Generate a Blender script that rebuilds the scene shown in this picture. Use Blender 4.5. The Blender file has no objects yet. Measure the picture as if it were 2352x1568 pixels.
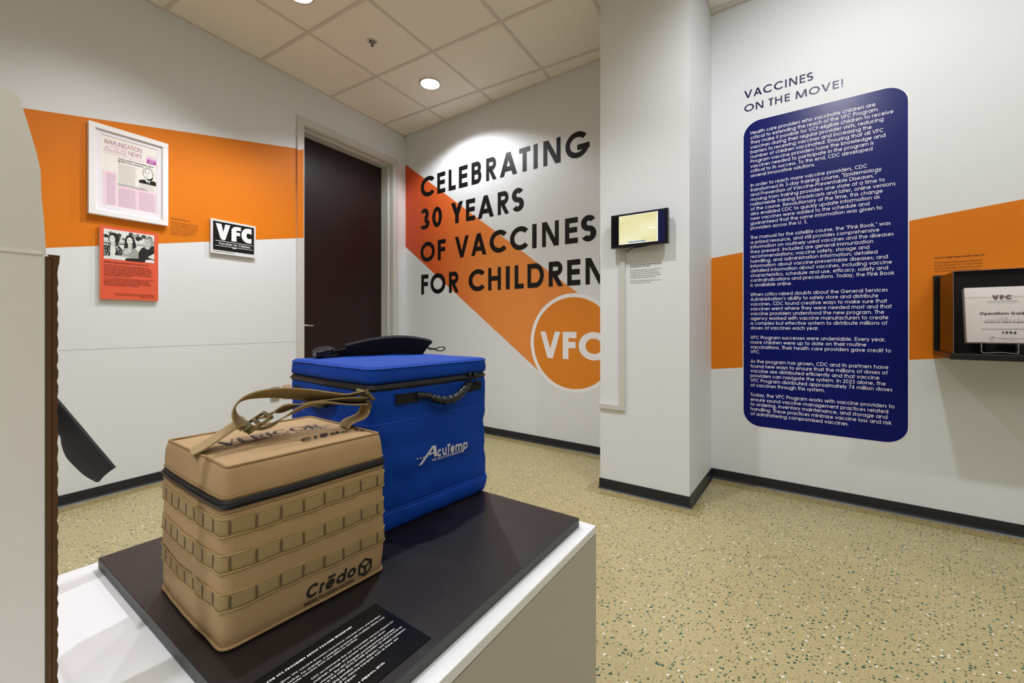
import bpy, bmesh, math, random
from mathutils import Vector, noise
random.seed(7)
PI = math.pi
SC = bpy.context.scene
COL = SC.collection
H = 1.02            # eye height
FPX, CX, HY = 960.0, 1176.0, 745.0   # focal length in px of a 2352 px wide frame, optical axis

# ------------------------------------------------------------------ camera, world, lights, exposure
cam = bpy.data.cameras.new('camera'); camo = bpy.data.objects.new('camera', cam); COL.objects.link(camo)
cam.sensor_width = 36; cam.lens = 36 * FPX / 2352; cam.shift_y = -(784 - HY) / 2352
cam.clip_start = 0.02
camo.location = (0, 0, H); camo.rotation_euler = (PI / 2, 0, 0)
SC.camera = camo
SC.view_settings.view_transform = 'Standard'; SC.view_settings.look = 'None'
SC.view_settings.gamma = 1; SC.view_settings.use_curve_mapping = False
SC.view_settings.exposure = 0.0
w = bpy.data.worlds.new('world'); SC.world = w; w.use_nodes = True
w.node_tree.nodes['Background'].inputs[0].default_value = (0.9, 0.92, 1, 1)
w.node_tree.nodes['Background'].inputs[1].default_value = 0.3
CEIL = 3.08

def lamp(kind, name, loc, energy, color, target=None, **kw):
    l = bpy.data.lights.new(name, kind); l.energy = energy; l.color = color
    for k, v in kw.items(): setattr(l, k, v)
    o = bpy.data.objects.new(name, l); COL.objects.link(o); o.location = loc
    if target is not None:
        o.rotation_euler = (Vector(target) - Vector(loc)).to_track_quat('-Z', 'Y').to_euler()
    return o
COOL = (0.93, 0.95, 1.0)
DOWN = [(-0.7016, 3.583), (-1.326, 2.60), (1.06, 1.15), (-0.13, 1.72), (-1.45, 1.30), (2.3, 0.2), (-1.20, -0.40)]
DPOW = [24, 40, 0, 52, 26, 40, 52]
for (x, y), p in zip(DOWN, DPOW):
    if p: lamp('SPOT', 'downlight_beam', (x, y, CEIL - 0.012), p * 2.4, COOL, (x, y, 0), spot_size=math.radians(138 if (x, y) == DOWN[0] else 112), spot_blend=0.35 if (x, y) == DOWN[0] else 0.75, shadow_soft_size=0.035)
# a track head over the left wall and unseen area lights added as soft fill for the room
lamp('SPOT', 'track_beam', (-1.42, 1.92, CEIL - 0.10), 46, (1.0, 0.98, 0.98), (-2.25, 2.45, 1.1), spot_size=math.radians(92), spot_blend=0.9, shadow_soft_size=0.025)
lamp('SPOT', 'wall_beam', (1.06, 1.15, CEIL - 0.10), 72, (0.96, 0.96, 1.0), (2.0, 2.2, 1.6), spot_size=math.radians(125), spot_blend=0.8, shadow_soft_size=0.05)
lamp('AREA', 'fill_light', (0.2, -1.6, CEIL - 0.03), 40, (0.97, 1.0, 0.97), (0.2, -1.6, 0), shape='RECTANGLE', size=3.2, size_y=1.8)
lamp('AREA', 'fill_light', (1.9, 0.4, CEIL - 0.03), 12, (0.97, 1.0, 0.97), (1.9, 0.4, 0), shape='RECTANGLE', size=1.1, size_y=1.1)

# ------------------------------------------------------------------ materials
def lin(c):
    r = []
    for v in c[:3]:
        v /= 255.0
        r.append(v / 12.92 if v <= 0.04045 else ((v + 0.055) / 1.055) ** 2.4)
    return (*r, 1)
MATS = {}
def mat(name, rgb, rough=0.6, metal=0.0, bump=0, scale=200, var=0, vscale=6, emit=None, estr=0, spec=0.5, coat=0):
    if name in MATS: return MATS[name]
    m = bpy.data.materials.new(name); MATS[name] = m; m.use_nodes = True
    nt = m.node_tree; b = nt.nodes['Principled BSDF']
    b.inputs['Base Color'].default_value = lin(rgb); b.inputs['Roughness'].default_value = rough
    b.inputs['Metallic'].default_value = metal; b.inputs['Specular IOR Level'].default_value = spec
    b.inputs['Coat Weight'].default_value = coat
    tc = nt.nodes.new('ShaderNodeTexCoord')
    if var:
        n = nt.nodes.new('ShaderNodeTexNoise'); n.inputs['Scale'].default_value = vscale; n.inputs['Detail'].default_value = 4
        nt.links.new(tc.outputs['Object'], n.inputs['Vector'])
        mx = nt.nodes.new('ShaderNodeMix'); mx.data_type = 'RGBA'
        c = lin(rgb); mx.inputs[6].default_value = tuple(min(1, x * (1 - var)) for x in c[:3]) + (1,)
        mx.inputs[7].default_value = tuple(min(1, x * (1 + var)) for x in c[:3]) + (1,)
        nt.links.new(n.outputs[0], mx.inputs[0]); nt.links.new(mx.outputs[2], b.inputs['Base Color'])
    if bump:
        n = nt.nodes.new('ShaderNodeTexNoise'); n.inputs['Scale'].default_value = scale; n.inputs['Detail'].default_value = 3
        nt.links.new(tc.outputs['Object'], n.inputs['Vector'])
        bp = nt.nodes.new('ShaderNodeBump'); bp.inputs['Strength'].default_value = bump; bp.inputs['Distance'].default_value = 0.002
        nt.links.new(n.outputs[0], bp.inputs['Height']); nt.links.new(bp.outputs[0], b.inputs['Normal'])
    if emit:
        b.inputs['Emission Color'].default_value = lin(emit); b.inputs['Emission Strength'].default_value = estr
    return m

def webbing(name, rgb, rib=900.0, rough=0.85):
    """woven tape: ribs across the u direction of the UV map (metres)"""
    m = mat(name, rgb, rough); nt = m.node_tree; b = nt.nodes['Principled BSDF']
    uv = nt.nodes.new('ShaderNodeUVMap'); wv = nt.nodes.new('ShaderNodeTexWave'); wv.inputs['Scale'].default_value = rib / 6.28 * 2
    wv.inputs['Distortion'].default_value = 0.4
    nt.links.new(uv.outputs[0], wv.inputs['Vector'])
    bp = nt.nodes.new('ShaderNodeBump'); bp.inputs['Strength'].default_value = 0.7; bp.inputs['Distance'].default_value = 0.001
    nt.links.new(wv.outputs['Fac'], bp.inputs['Height']); nt.links.new(bp.outputs[0], b.inputs['Normal'])
    mx = nt.nodes.new('ShaderNodeMix'); mx.data_type = 'RGBA'; c = lin(rgb)
    mx.inputs[6].default_value = tuple(x * 0.72 for x in c[:3]) + (1,); mx.inputs[7].default_value = tuple(x * 1.15 for x in c[:3]) + (1,)
    nt.links.new(wv.outputs['Fac'], mx.inputs[0]); nt.links.new(mx.outputs[2], b.inputs['Base Color'])
    return m

M_WALL = mat('wall_paint', (226, 229, 231), 0.55, bump=0.12, scale=350)
M_TRIM = mat('trim_paint', (206, 205, 200), 0.4)
M_ORANGE = mat('orange_paint', (222, 122, 10), 0.55, bump=0.1, scale=350, spec=.25)
M_CEIL = mat('ceiling_tile', (242, 237, 226), 0.95, bump=0.5, scale=420, var=0.03, vscale=90)
M_BAR = mat('ceiling_bar', (216, 207, 200), 0.7)
M_BLACKBASE = mat('rubber_base', (27, 30, 36), 0.35)
M_DOOR = None
M_WHITE = mat('white_print', (243, 242, 245), 0.5)
M_INK = mat('black_ink', (14, 11, 11), 0.45, spec=.3)
M_NAVY = mat('navy_vinyl', (0, 14, 100), 0.32, spec=.2, bump=0.06, scale=60)
M_NAVYINK = mat('navy_ink', (20, 16, 74), 0.36, spec=.25)
M_STEEL = mat('steel', (200, 198, 192), 0.25, 1.0)
M_BLACK = mat('black_plastic', (12, 12, 14), 0.35)
M_BLACKWEB = webbing('black_webbing', (17, 17, 19), 1200)
M_PED = mat('pedestal_paint', (232, 232, 234), 0.32)
M_BOARD = mat('black_laminate', (27, 21, 22), 0.42, bump=0.05, scale=500)
M_BEDGE = mat('laminate_edge', (62, 64, 64), 0.5)
M_TAN = mat('tan_nylon', (176, 145, 104), 0.75, bump=0.35, scale=900, var=0.05, vscale=14)
M_TANWEB = webbing('tan_webbing', (192, 164, 114), 1500)
M_TANPLA = mat('olive_plastic', (118, 103, 60), 0.45)
M_THREAD = mat('tan_thread', (104, 84, 48), 0.9)
M_PIPE = mat('tan_piping', (150, 122, 80), 0.8)
M_BLUE = mat('blue_nylon', (2, 62, 162), 0.7, spec=.2, bump=0.3, scale=1100, var=0.06, vscale=9)
M_BLUESEAM = mat('blue_seam', (24, 84, 200), 0.6)
M_BAGINK = mat('bag_ink', (26, 28, 26), 0.6)
M_LOGO = mat('logo_print', (214, 216, 222), 0.5)
M_ZIP = mat('zipper_tape', (15, 15, 17), 0.6)
M_METAL = mat('dark_metal', (70, 70, 72), 0.25, 1.0)
M_CARDW = mat('white_cardboard', (240, 236, 231), 0.75, bump=0.2, scale=120, var=0.02, vscale=8)
M_CARDB = mat('brown_cardboard', (92, 62, 34), 0.9, bump=0.6, scale=300, var=0.25, vscale=60)

# dark wood door
def wood():
    m = mat('espresso_wood', (38, 14, 12), 0.42, spec=.35); nt = m.node_tree; b = nt.nodes['Principled BSDF']
    tc = nt.nodes.new('ShaderNodeTexCoord'); mp = nt.nodes.new('ShaderNodeMapping'); mp.inputs['Scale'].default_value = (30, 30, 1.6)
    n = nt.nodes.new('ShaderNodeTexNoise'); n.inputs['Scale'].default_value = 3; n.inputs['Detail'].default_value = 6
    r = nt.nodes.new('ShaderNodeValToRGB'); r.color_ramp.elements[0].position = 0.35; r.color_ramp.elements[1].position = 0.75
    r.color_ramp.elements[0].color = lin((22, 5, 6)); r.color_ramp.elements[1].color = lin((42, 15, 12))
    nt.links.new(tc.outputs['Object'], mp.inputs[0]); nt.links.new(mp.outputs[0], n.inputs['Vector'])
    nt.links.new(n.outputs[0], r.inputs[0]); nt.links.new(r.outputs[0], b.inputs['Base Color'])
    return m
M_DOOR = wood()

# ------------------------------------------------------------------ frames of reference and mesh builder
class Fr:
    def __init__(s, o, ex, ey):
        s.o = Vector(o); s.ex = Vector(ex).normalized(); s.ey = Vector(ey).normalized(); s.en = s.ex.cross(s.ey)
    def p(s, x, y, n=0): return s.o + s.ex * x + s.ey * y + s.en * n
    def px(s, u, v, n=0):      # measured point of the photograph on this plane, as plane coordinates
        d = Vector(((u - CX) / FPX, 1, (HY - v) / FPX)); c = Vector((0, 0, H))
        q = s.o + s.en * n; t = (q - c).dot(s.en) / d.dot(s.en); P = c + d * t - s.o
        return (P.dot(s.ex), P.dot(s.ey))
    def sub(s, x, y, n=0): return Fr(s.p(x, y, n), s.ex, s.ey)

class MB:
    def __init__(s): s.v = []; s.f = []; s.m = []; s.uv = {}
    def face(s, pts, mi=0, uv=None):
        i = len(s.v); s.v += [tuple(p) for p in pts]; 
        if uv: s.uv[len(s.f)] = uv
        s.f.append(tuple(range(i, i + len(pts)))); s.m.append(mi)
    def prism(s, F, pts, n0, n1, mi=0, side=None):
        side = mi if side is None else side
        i = len(s.v); k = len(pts)
        ar = sum(pts[j][0] * pts[(j + 1) % k][1] - pts[(j + 1) % k][0] * pts[j][1] for j in range(k))
        if ar < 0: pts = pts[::-1]
        s.v += [tuple(F.p(x, y, n0)) for x, y in pts] + [tuple(F.p(x, y, n1)) for x, y in pts]
        s.f.append(tuple(range(i + k, i + 2 * k))); s.m.append(mi)
        s.f.append(tuple(range(i + k - 1, i - 1, -1))); s.m.append(mi)
        for j in range(k):
            a, b = i + j, i + (j + 1) % k
            s.f.append((a, b, b + k, a + k)); s.m.append(side)
    def box(s, F, x0, x1, y0, y1, n0, n1, mi=0, side=None):
        s.prism(F, [(x0, y0), (x1, y0), (x1, y1), (x0, y1)], min(n0, n1), max(n0, n1), mi, side)
    def flat(s, F, pts, n, mi=0):
        k = len(pts)
        ar = sum(pts[j][0] * pts[(j + 1) % k][1] - pts[(j + 1) % k][0] * pts[j][1] for j in range(k))
        if ar < 0: pts = pts[::-1]
        s.face([F.p(x, y, n) for x, y in pts], mi)
    def grid(s, rows, closed=False, mi=0, uvs=None):
        i = len(s.v); k = len(rows[0])
        for r in rows: s.v += [tuple(p) for p in r]
        for a in range(len(rows) - 1):
            for b in range(k if closed else k - 1):
                c = (b + 1) % k
                if uvs: s.uv[len(s.f)] = [uvs(a, b), uvs(a, b + 1), uvs(a + 1, b + 1), uvs(a + 1, b)]
                s.f.append((i + a * k + b, i + a * k + c, i + (a + 1) * k + c, i + (a + 1) * k + b)); s.m.append(mi)
    def tube(s, pts, r, k=8, mi=0, flat=1.0, close=False):
        pts = [Vector(p) for p in pts]; rows = []
        n = len(pts); up = Vector((0, 0, 1))
        for i, p in enumerate(pts):
            if close: t = pts[(i + 1) % n] - pts[i - 1]
            else: t = pts[min(i + 1, n - 1)] - pts[max(i - 1, 0)]
            t.normalize(); a = t.cross(up)
            if a.length < 1e-3: a = t.cross(Vector((1, 0, 0)))
            a.normalize(); b = a.cross(t)
            rr = r(i / (n - 1)) if callable(r) else r
            rows.append([p + (a * math.cos(2 * PI * j / k) + b * math.sin(2 * PI * j / k) * flat) * rr for j in range(k)])
        if close: rows.append(rows[0])
        s.grid(rows, True, mi)
        if not close:
            s.face(rows[0], mi); s.face(rows[-1][::-1], mi)
    def disc(s, F, cx, cy, r, n0, n1, k=32, mi=0, side=None, rx=None):
        s.prism(F, [(cx + (rx or r) * math.cos(2 * PI * j / k), cy + r * math.sin(2 * PI * j / k)) for j in range(k)], n0, n1, mi, side)
    def build(s, name, mats, parent=None, smooth=False, bevel=0, seg=2):
        me = bpy.data.meshes.new(name); me.from_pydata(s.v, [], s.f)
        if not isinstance(mats, (list, tuple)): mats = [mats]
        for m in mats: me.materials.append(m)
        if len(mats) > 1: me.polygons.foreach_set('material_index', s.m)
        if s.uv:
            ul = me.uv_layers.new(name='UVMap')
            for fi, u in s.uv.items():
                for li, q in zip(me.polygons[fi].loop_indices, u): ul.data[li].uv = q
        if smooth:
            me.polygons.foreach_set('use_smooth', [True] * len(me.polygons))
        me.update()
        o = bpy.data.objects.new(name, me); COL.objects.link(o)
        if parent is not None:
            o.parent = parent
            if any(abs(c) > 0 for c in parent.location): o.matrix_parent_inverse = PINV[parent.name]
        if bevel:
            b = o.modifiers.new('bevel', 'BEVEL'); b.width = bevel; b.segments = seg; b.limit_method = 'ANGLE'
        return o
PINV = {}
from mathutils import Matrix
def thing(name, loc, label, cat, group=None, kind=None):
    o = bpy.data.objects.new(name, None); COL.objects.link(o); o.location = loc; o.empty_display_size = 0.05
    PINV[o.name] = Matrix.Translation(-Vector(loc))
    if kind: o['kind'] = kind
    if label: o['label'] = label
    if cat: o['category'] = cat
    if group: o['group'] = group
    return o
def tag(o, label, cat, group=None):
    o['label'] = label; o['category'] = cat
    if group: o['group'] = group
    return o
def structure(o, label=None, cat=None):
    o['kind'] = 'structure'
    if label: o['label'] = label
    if cat: o['category'] = cat
    return o

# ------------------------------------------------------------------ geometric stroke lettering
ADV = dict(zip('abcdefghijklmnopqrstuvwxyz', [683, 682, 647, 685, 650, 314, 674, 610, 200, 203, 502, 200, 938, 610, 655, 682, 682, 301, 388, 339, 608, 554, 831, 480, 536, 425]))
ADV.update(dict(zip('ABCDEFGHIJKLMNOPQRSTUVWXYZ', [740, 574, 813, 744, 536, 485, 872, 683, 226, 482, 591, 462, 919, 740, 869, 592, 871, 607, 498, 426, 655, 702, 960, 609, 592, 480])))
ADV['r'] = 345
ADV.update({c: 554 for c in '0123456789'}); ADV.update({' ': 277, '.': 277, ',': 277, '-': 332, '"': 309, "'": 198, ';': 277, ':': 277, '!': 295, '(': 369, ')': 369, '/': 437, '\u2019': 220, '\u0113': 650, '&': 757})
XH = 0.74
ARCN = [22]
TRIM = {'c': .075, 'C': .10, 'r': .02, 'e': .01, '\u0113': .01, 'F': .0, 'L': .02, 'T': .04, 'k': .02}
def arcq(out, cx, cy, rx, ry, a0, a1, w, wy=None, n=None):
    wy = w if wy is None else wy
    n = n or max(3, int(abs(a1 - a0) / ARCN[0])); pr = None
    for i in range(n + 1):
        a = math.radians(a0 + (a1 - a0) * i / n); c, s_ = math.cos(a), math.sin(a)
        o = (cx + rx * c, cy + ry * s_); q = (cx + (rx - 2 * w) * c, cy + (ry - 2 * wy) * s_)
        if pr: out.append([pr[0], o, q, pr[1]])
        pr = (o, q)
def glyph(ch, w, c=1.0, serif=False):
    """outline pieces of one character; cap height 1; w half stroke, c contrast of the horizontals"""
    out = []; adv = ADV.get(ch, 500) / 740.0 * (1 + max(0, w - 0.06) * 0.8)
    h = w * c; L = 0.07; R = adv - 0.07; Mx = adv / 2; rx = (R - L) / 2
    if ch in 'IlitfjrEFTLHhnmupqbdBDPR': pass
    def V(x, y0, y1):
        out.append([(x - w, y0), (x + w, y0), (x + w, y1), (x - w, y1)])
        if serif:
            for yy in ((y0, y0 + .06), (y1 - .06, y1)): out.append([(x - w - .1, yy[0]), (x + w + .1, yy[0]), (x + w + .1, yy[1]), (x - w - .1, yy[1])])
    def B(y, x0, x1): out.append([(x0, y - h), (x1, y - h), (x1, y + h), (x0, y + h)])
    def D(x0, y0, x1, y1, k=1.0):
        hx = k * w * math.hypot(x1 - x0, y1 - y0) / abs(y1 - y0)
        out.append([(x0 - hx, y0), (x0 + hx, y0), (x1 + hx, y1), (x1 - hx, y1)])
    def A(cx, cy, rx, ry, a0, a1): arcq(out, cx, cy, rx, ry, a0, a1, w, h)
    def S(hh):
        r = (hh / 2 + h) / 2
        A(Mx, hh - r, rx, r, 30, 270); A(Mx, r, rx, r, 90, -150)
    e = w * 1.05
    if ch == 'A': D(L + e, 0, Mx, 1, c if serif else 1); D(R - e, 0, Mx, 1); B(.3, L + .28 * adv, R - .28 * adv)
    elif ch == 'B':
        V(L + w, 0, 1); B(1 - h, L, R - .27); B(.53, L, R - .25); B(h, L, R - .27)
        A(R - .28, .765 - h / 2 + .0, .25, .235 + h / 2, -90, 90); A(R - .28, .265 + h / 2, .28, .265 + h / 2, -90, 90)
    elif ch == 'C': A(Mx, .5, rx, .5, 42, 318)
    elif ch == 'D': V(L + w, 0, 1); B(1 - h, L, R - .45); B(h, L, R - .45); A(R - .46, .5, .46, .5, -90, 90)
    elif ch == 'E': V(L + w, 0, 1); B(1 - h, L, R); B(.52, L, R - .03); B(h, L, R)
    elif ch == 'F': V(L + w, 0, 1); B(1 - h, L, R); B(.52, L, R - .03)
    elif ch == 'G': A(Mx, .5, rx, .5, 40, 360); B(.5 - h, Mx, R)
    elif ch == 'H': V(L + w, 0, 1); V(R - w, 0, 1); B(.52, L, R)
    elif ch == 'I': V(Mx, 0, 1)
    elif ch == 'J': V(R - w, .3, 1); A(Mx, .3, rx, .3, 180, 360)
    elif ch == 'K': V(L + w, 0, 1); D(L + 2 * w + .05, .42, R - e, 1); D(R - e, 0, L + .3, .55)
    elif ch == 'L': V(L + w, 0, 1); B(h, L, R)
    elif ch == 'M': D(L + w, 0, L + .16, 1); D(R - w, 0, R - .16, 1); D(Mx, 0.0, L + .16, 1); D(Mx, 0.0, R - .16, 1)
    elif ch == 'N': V(L + w, 0, 1); V(R - w, 0, 1); D(R - 1.3 * w, 0, L + 1.3 * w, 1)
    elif ch in 'OQ':
        A(Mx, .5, rx, .5, 0, 360)
        if ch == 'Q': D(R - .02, 0, R - .3, .3)
    elif ch == 'P': V(L + w, 0, 1); B(1 - h, L, R - .27); B(.42 + h, L, R - .27); A(R - .29, .71, .29, .29, -90, 90)
    elif ch == 'R': V(L + w, 0, 1); B(1 - h, L, R - .27); B(.42 + h, L, R - .27); A(R - .31, .71, .29, .29, -90, 90); D(R - e, 0, L + .3, .46)
    elif ch == 'S': S(1)
    elif ch == 'T': V(Mx, 0, 1); B(1 - h, .02, adv - .02)
    elif ch == 'U': V(L + w, rx, 1); V(R - w, rx, 1); A(Mx, rx, rx, rx, 180, 360)
    elif ch == 'V': D(Mx, 0, L + e - .03, 1); D(Mx, 0, R - e + .03, 1, c if serif else 1)
    elif ch == 'W':
        q = (R - L) / 4; D(L + q, 0, L + w * .5, 1); D(L + q, 0, Mx, 1); D(R - q, 0, Mx, 1); D(R - q, 0, R - w * .5, 1)
    elif ch == 'X': D(L + e, 0, R - e, 1); D(R - e, 0, L + e, 1)
    elif ch == 'Y': V(Mx, 0, .45); D(Mx, .4, L + e, 1); D(Mx, .4, R - e, 1)
    elif ch == 'Z': B(1 - h, L, R); B(h, L, R); D(L + e, 0, R - e, 1)
    elif ch in 'adgqbpoec\u0113':
        rr = XH / 2
        if ch == 'o': A(Mx, rr, rx, rr, 0, 360)
        elif ch in 'e\u0113':
            A(Mx, rr, rx, rr, 0, 322); B(rr, L + w, R - w * .3)
            if ch != 'e': B(.92, L + .1, R - .05)
        elif ch == 'c': A(Mx, rr, rx, rr, 42, 318)
        else:
            A(Mx, rr, rx, rr, 0, 360)
            if ch == 'a': V(R - w, 0, XH)
            if ch == 'd': V(R - w, 0, 1)
            if ch == 'q': V(R - w, -.26, XH)
            if ch == 'b': V(L + w, 0, 1)
            if ch == 'p': V(L + w, -.26, XH)
            if ch == 'g': V(R - w, 0, XH); A(Mx, 0, rx, .28, 200, 360)
    elif ch == 'f': V(Mx, 0, .78); A(Mx + .17 - w * .0, .78, .17 + w, .22, 90, 180); B(XH - h, 0.02, adv)
    elif ch in 'hn': V(L + w, 0, 1 if ch == 'h' else XH); V(R - w, 0, XH - rx); A(Mx, XH - rx, rx, rx, 0, 180)
    elif ch == 'm':
        V(L + w, 0, XH); q = (R - L + 2 * w) / 4
        V(Mx, 0, XH - q); V(R - w, 0, XH - q); A(L + q, XH - q, q, q, 0, 180); A(R - q, XH - q, q, q, 0, 180)
    elif ch == 'i': V(Mx, 0, XH); V(Mx, .87, 1)
    elif ch == 'j': V(Mx, -.2, XH); V(Mx, .87, 1)
    elif ch == 'l': V(Mx, 0, 1)
    elif ch == 'k': V(L + w, 0, 1); D(L + 2 * w, .28, R - e, XH); D(R - e * .8, 0, L + .25, .42)
    elif ch == 'r': V(L + w, 0, XH); A(R + .02, XH - .22, R - L - .0, .22, 95, 180)
    elif ch == 's': S(XH)
    elif ch == 't': V(Mx, 0, 1); B(XH - h, 0.03, adv - .03)
    elif ch == 'u': V(L + w, rx, XH); V(R - w, 0, XH); A(Mx, rx, rx, rx, 180, 360)
    elif ch == 'v': D(Mx, 0, L + e - .04, XH); D(Mx, 0, R - e + .04, XH)
    elif ch == 'w':
        L -= .03; R += .03; q = (R - L) / 4; D(L + q, 0, L + w, XH); D(L + q, 0, Mx, XH); D(R - q, 0, Mx, XH); D(R - q, 0, R - w, XH)
    elif ch == 'x': D(L + e, 0, R - e, XH); D(R - e, 0, L + e, XH)
    elif ch == 'y': D(Mx, 0, L + e - .04, XH); D(L + .22 * adv, -.26, R - e + .04, XH)
    elif ch == 'z': B(XH - h, L, R); B(h, L, R); D(L + e, 0, R - e, XH)
    elif ch == '0': A(Mx, .5, rx, .5, 0, 360)
    elif ch == '1': V(Mx + .05, 0, 1); D(Mx - .14, .78, Mx + .05, 1)
    elif ch == '2': A(Mx, .7, rx, .3, -20, 170); D(L + e, 0.03, R - .07, .62); B(h, L, R)
    elif ch == '3': A(Mx - .02, .75, rx * .86, .25 + h / 2, -90, 150); A(Mx - .02, .27, rx, .27, -150, 90)
    elif ch == '4': V(R - .2, 0, 1); B(.26, L, R); D(L + e, .24, R - .2, 1)
    elif ch == '5': B(1 - h, L + .1, R - .03); V(L + .12, .5, 1); A(Mx - .02, .33, rx, .33, -150, 140)
    elif ch == '6': A(Mx, .33, rx, .33, 0, 360); D(L + e + .02, .4, R - .2, 1)
    elif ch == '7': B(1 - h, L, R); D(L + .18, 0, R - e, 1)
    elif ch == '8': A(Mx, .75, rx * .82, .25 + h / 2, 0, 360); A(Mx, .27, rx, .27 + h / 2, 0, 360)
    elif ch == '9': A(Mx, .67, rx, .33, 0, 360); D(L + .2, 0, R - e - .02, .6)
    elif ch == '.': V(Mx, 0, 2 * w)
    elif ch == ',': V(Mx, 0, 2 * w); D(Mx - .06, -.14, Mx, .04)
    elif ch == ':': V(Mx, 0, 2 * w); V(Mx, .5, .5 + 2 * w)
    elif ch == ';': V(Mx, 0, 2 * w); V(Mx, .5, .5 + 2 * w); D(Mx - .06, -.14, Mx, .04)
    elif ch == '-': B(.34, L, R)
    elif ch == '!': V(Mx, .28, 1); V(Mx, 0, 2 * w)
    elif ch == '"': V(Mx - .09, .74, 1); V(Mx + .09, .74, 1)
    elif ch in "'\u2019": V(Mx, .74, 1)
    elif ch == '/': D(L, 0, R, 1)
    elif ch == '(': A(Mx + .3, .4, .4, .7, 130, 230)
    elif ch == ')': A(Mx - .3, .4, .4, .7, -50, 50)
    elif ch == '&': A(Mx, .72, rx * .5, .28, 0, 360); A(Mx - .05, .25, rx * .8, .25, 0, 360); D(R - .05, 0, Mx - .15, .7)
    return out, adv
def text_width(s, w=0.06, track=0): return sum(ADV.get(ch, 500) / 740.0 * (1 + max(0, w - 0.06) * 0.8) + track - TRIM.get(ch, 0) for ch in s)
def text(mb, P, s, x, y, cap, w=0.06, xs=None, fit=None, align='l', mi=0, slant=0, c=1.0, serif=False, track=0):
    """P(x, y) gives the 3-D point; x, y in metres on the surface"""
    tw = text_width(s, w, track)
    if fit is not None: xs = fit / ((tw - 0.14) * cap); x -= 0.07 * cap * xs
    xs = xs or 1.0
    if align == 'r': x -= tw * cap * xs
    if align == 'c': x -= tw * cap * xs / 2
    for ch in s:
        g, adv = glyph(ch, w, c, serif)
        for qi, q in enumerate(g):
            ar = sum(q[j][0] * q[(j + 1) % 4][1] - q[(j + 1) % 4][0] * q[j][1] for j in range(4))
            if ar < 0: q = q[::-1]
            q3 = [P(x + (a + slant * b) * cap * xs, y + b * cap) for a, b in q]
            nn_ = (q3[1] - q3[0]).cross(q3[2] - q3[0]) + (q3[2] - q3[0]).cross(q3[3] - q3[0])
            if nn_.length > 0: nn_.normalize()
            mb.face([p + nn_ * (qi % 7) * 3e-5 for p in q3], mi)
        x += (adv + track - TRIM.get(ch, 0)) * cap * xs
    return x
def on(F, n): return lambda x, y: F.p(x, y, n)

# ------------------------------------------------------------------ room shell
C0 = Vector((-1.170, 4.591, 0))
da = Vector((0.5150, 0.8572, 0)).normalized()        # along the left wall, towards the far corner
db = Vector((0.8118, -0.5839, 0)).normalized()       # along the far wall, to the right
dg = Vector((0.8572, -0.5150, 0)).normalized()       # square to the left wall (ceiling grid rows)
Z = Vector((0, 0, 1))
FL = Fr(C0, da, Z)
FB = Fr(C0, db, Z)
LLEN, BLEN = 7.2, 7.2
QL = C0 - da * LLEN; QR = C0 + db * BLEN; QF = QR - da * LLEN
ROOM = [QL, QF, QR, C0]     # counter-clockwise seen from above

def clip_poly(poly, room):
    out = [Vector((p[0], p[1])) for p in poly]
    n = len(room)
    for i in range(n):
        a, b = room[i], room[(i + 1) % n]; ex, ey = b[0] - a[0], b[1] - a[1]
        def side(p): return ex * (p[1] - a[1]) - ey * (p[0] - a[0])
        new = []
        for j in range(len(out)):
            p, q = out[j], out[(j + 1) % len(out)]; sp, sq = side(p), side(q)
            if sp >= 0: new.append(p)
            if (sp > 0 and sq < 0) or (sp < 0 and sq > 0): new.append(p + (q - p) * (sp / (sp - sq)))
        out = new
        if not out: break
    return out
GND = Fr((0, 0, 0), (1, 0, 0), (0, 1, 0))

def fl(u, v):
    k = H / (v - HY); return Vector(((u - CX) * k, FPX * k, 0))
p1, p2 = fl(1378.5, 1119.5), fl(1583.5, 1167)
p3 = FB.p(FB.px(1634, 900)[0], 0)
FC = Fr(p1, (p2 - p1), Z); FS = Fr(p2, (p3 - p2), Z)
CW = (p2 - p1).length; SW = (p3 - p2).length
p1b = p1 + da * 0.9; t = (p1b - C0).dot(FB.en) / da.dot(FB.en); p1b = p1b - da * t
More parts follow.
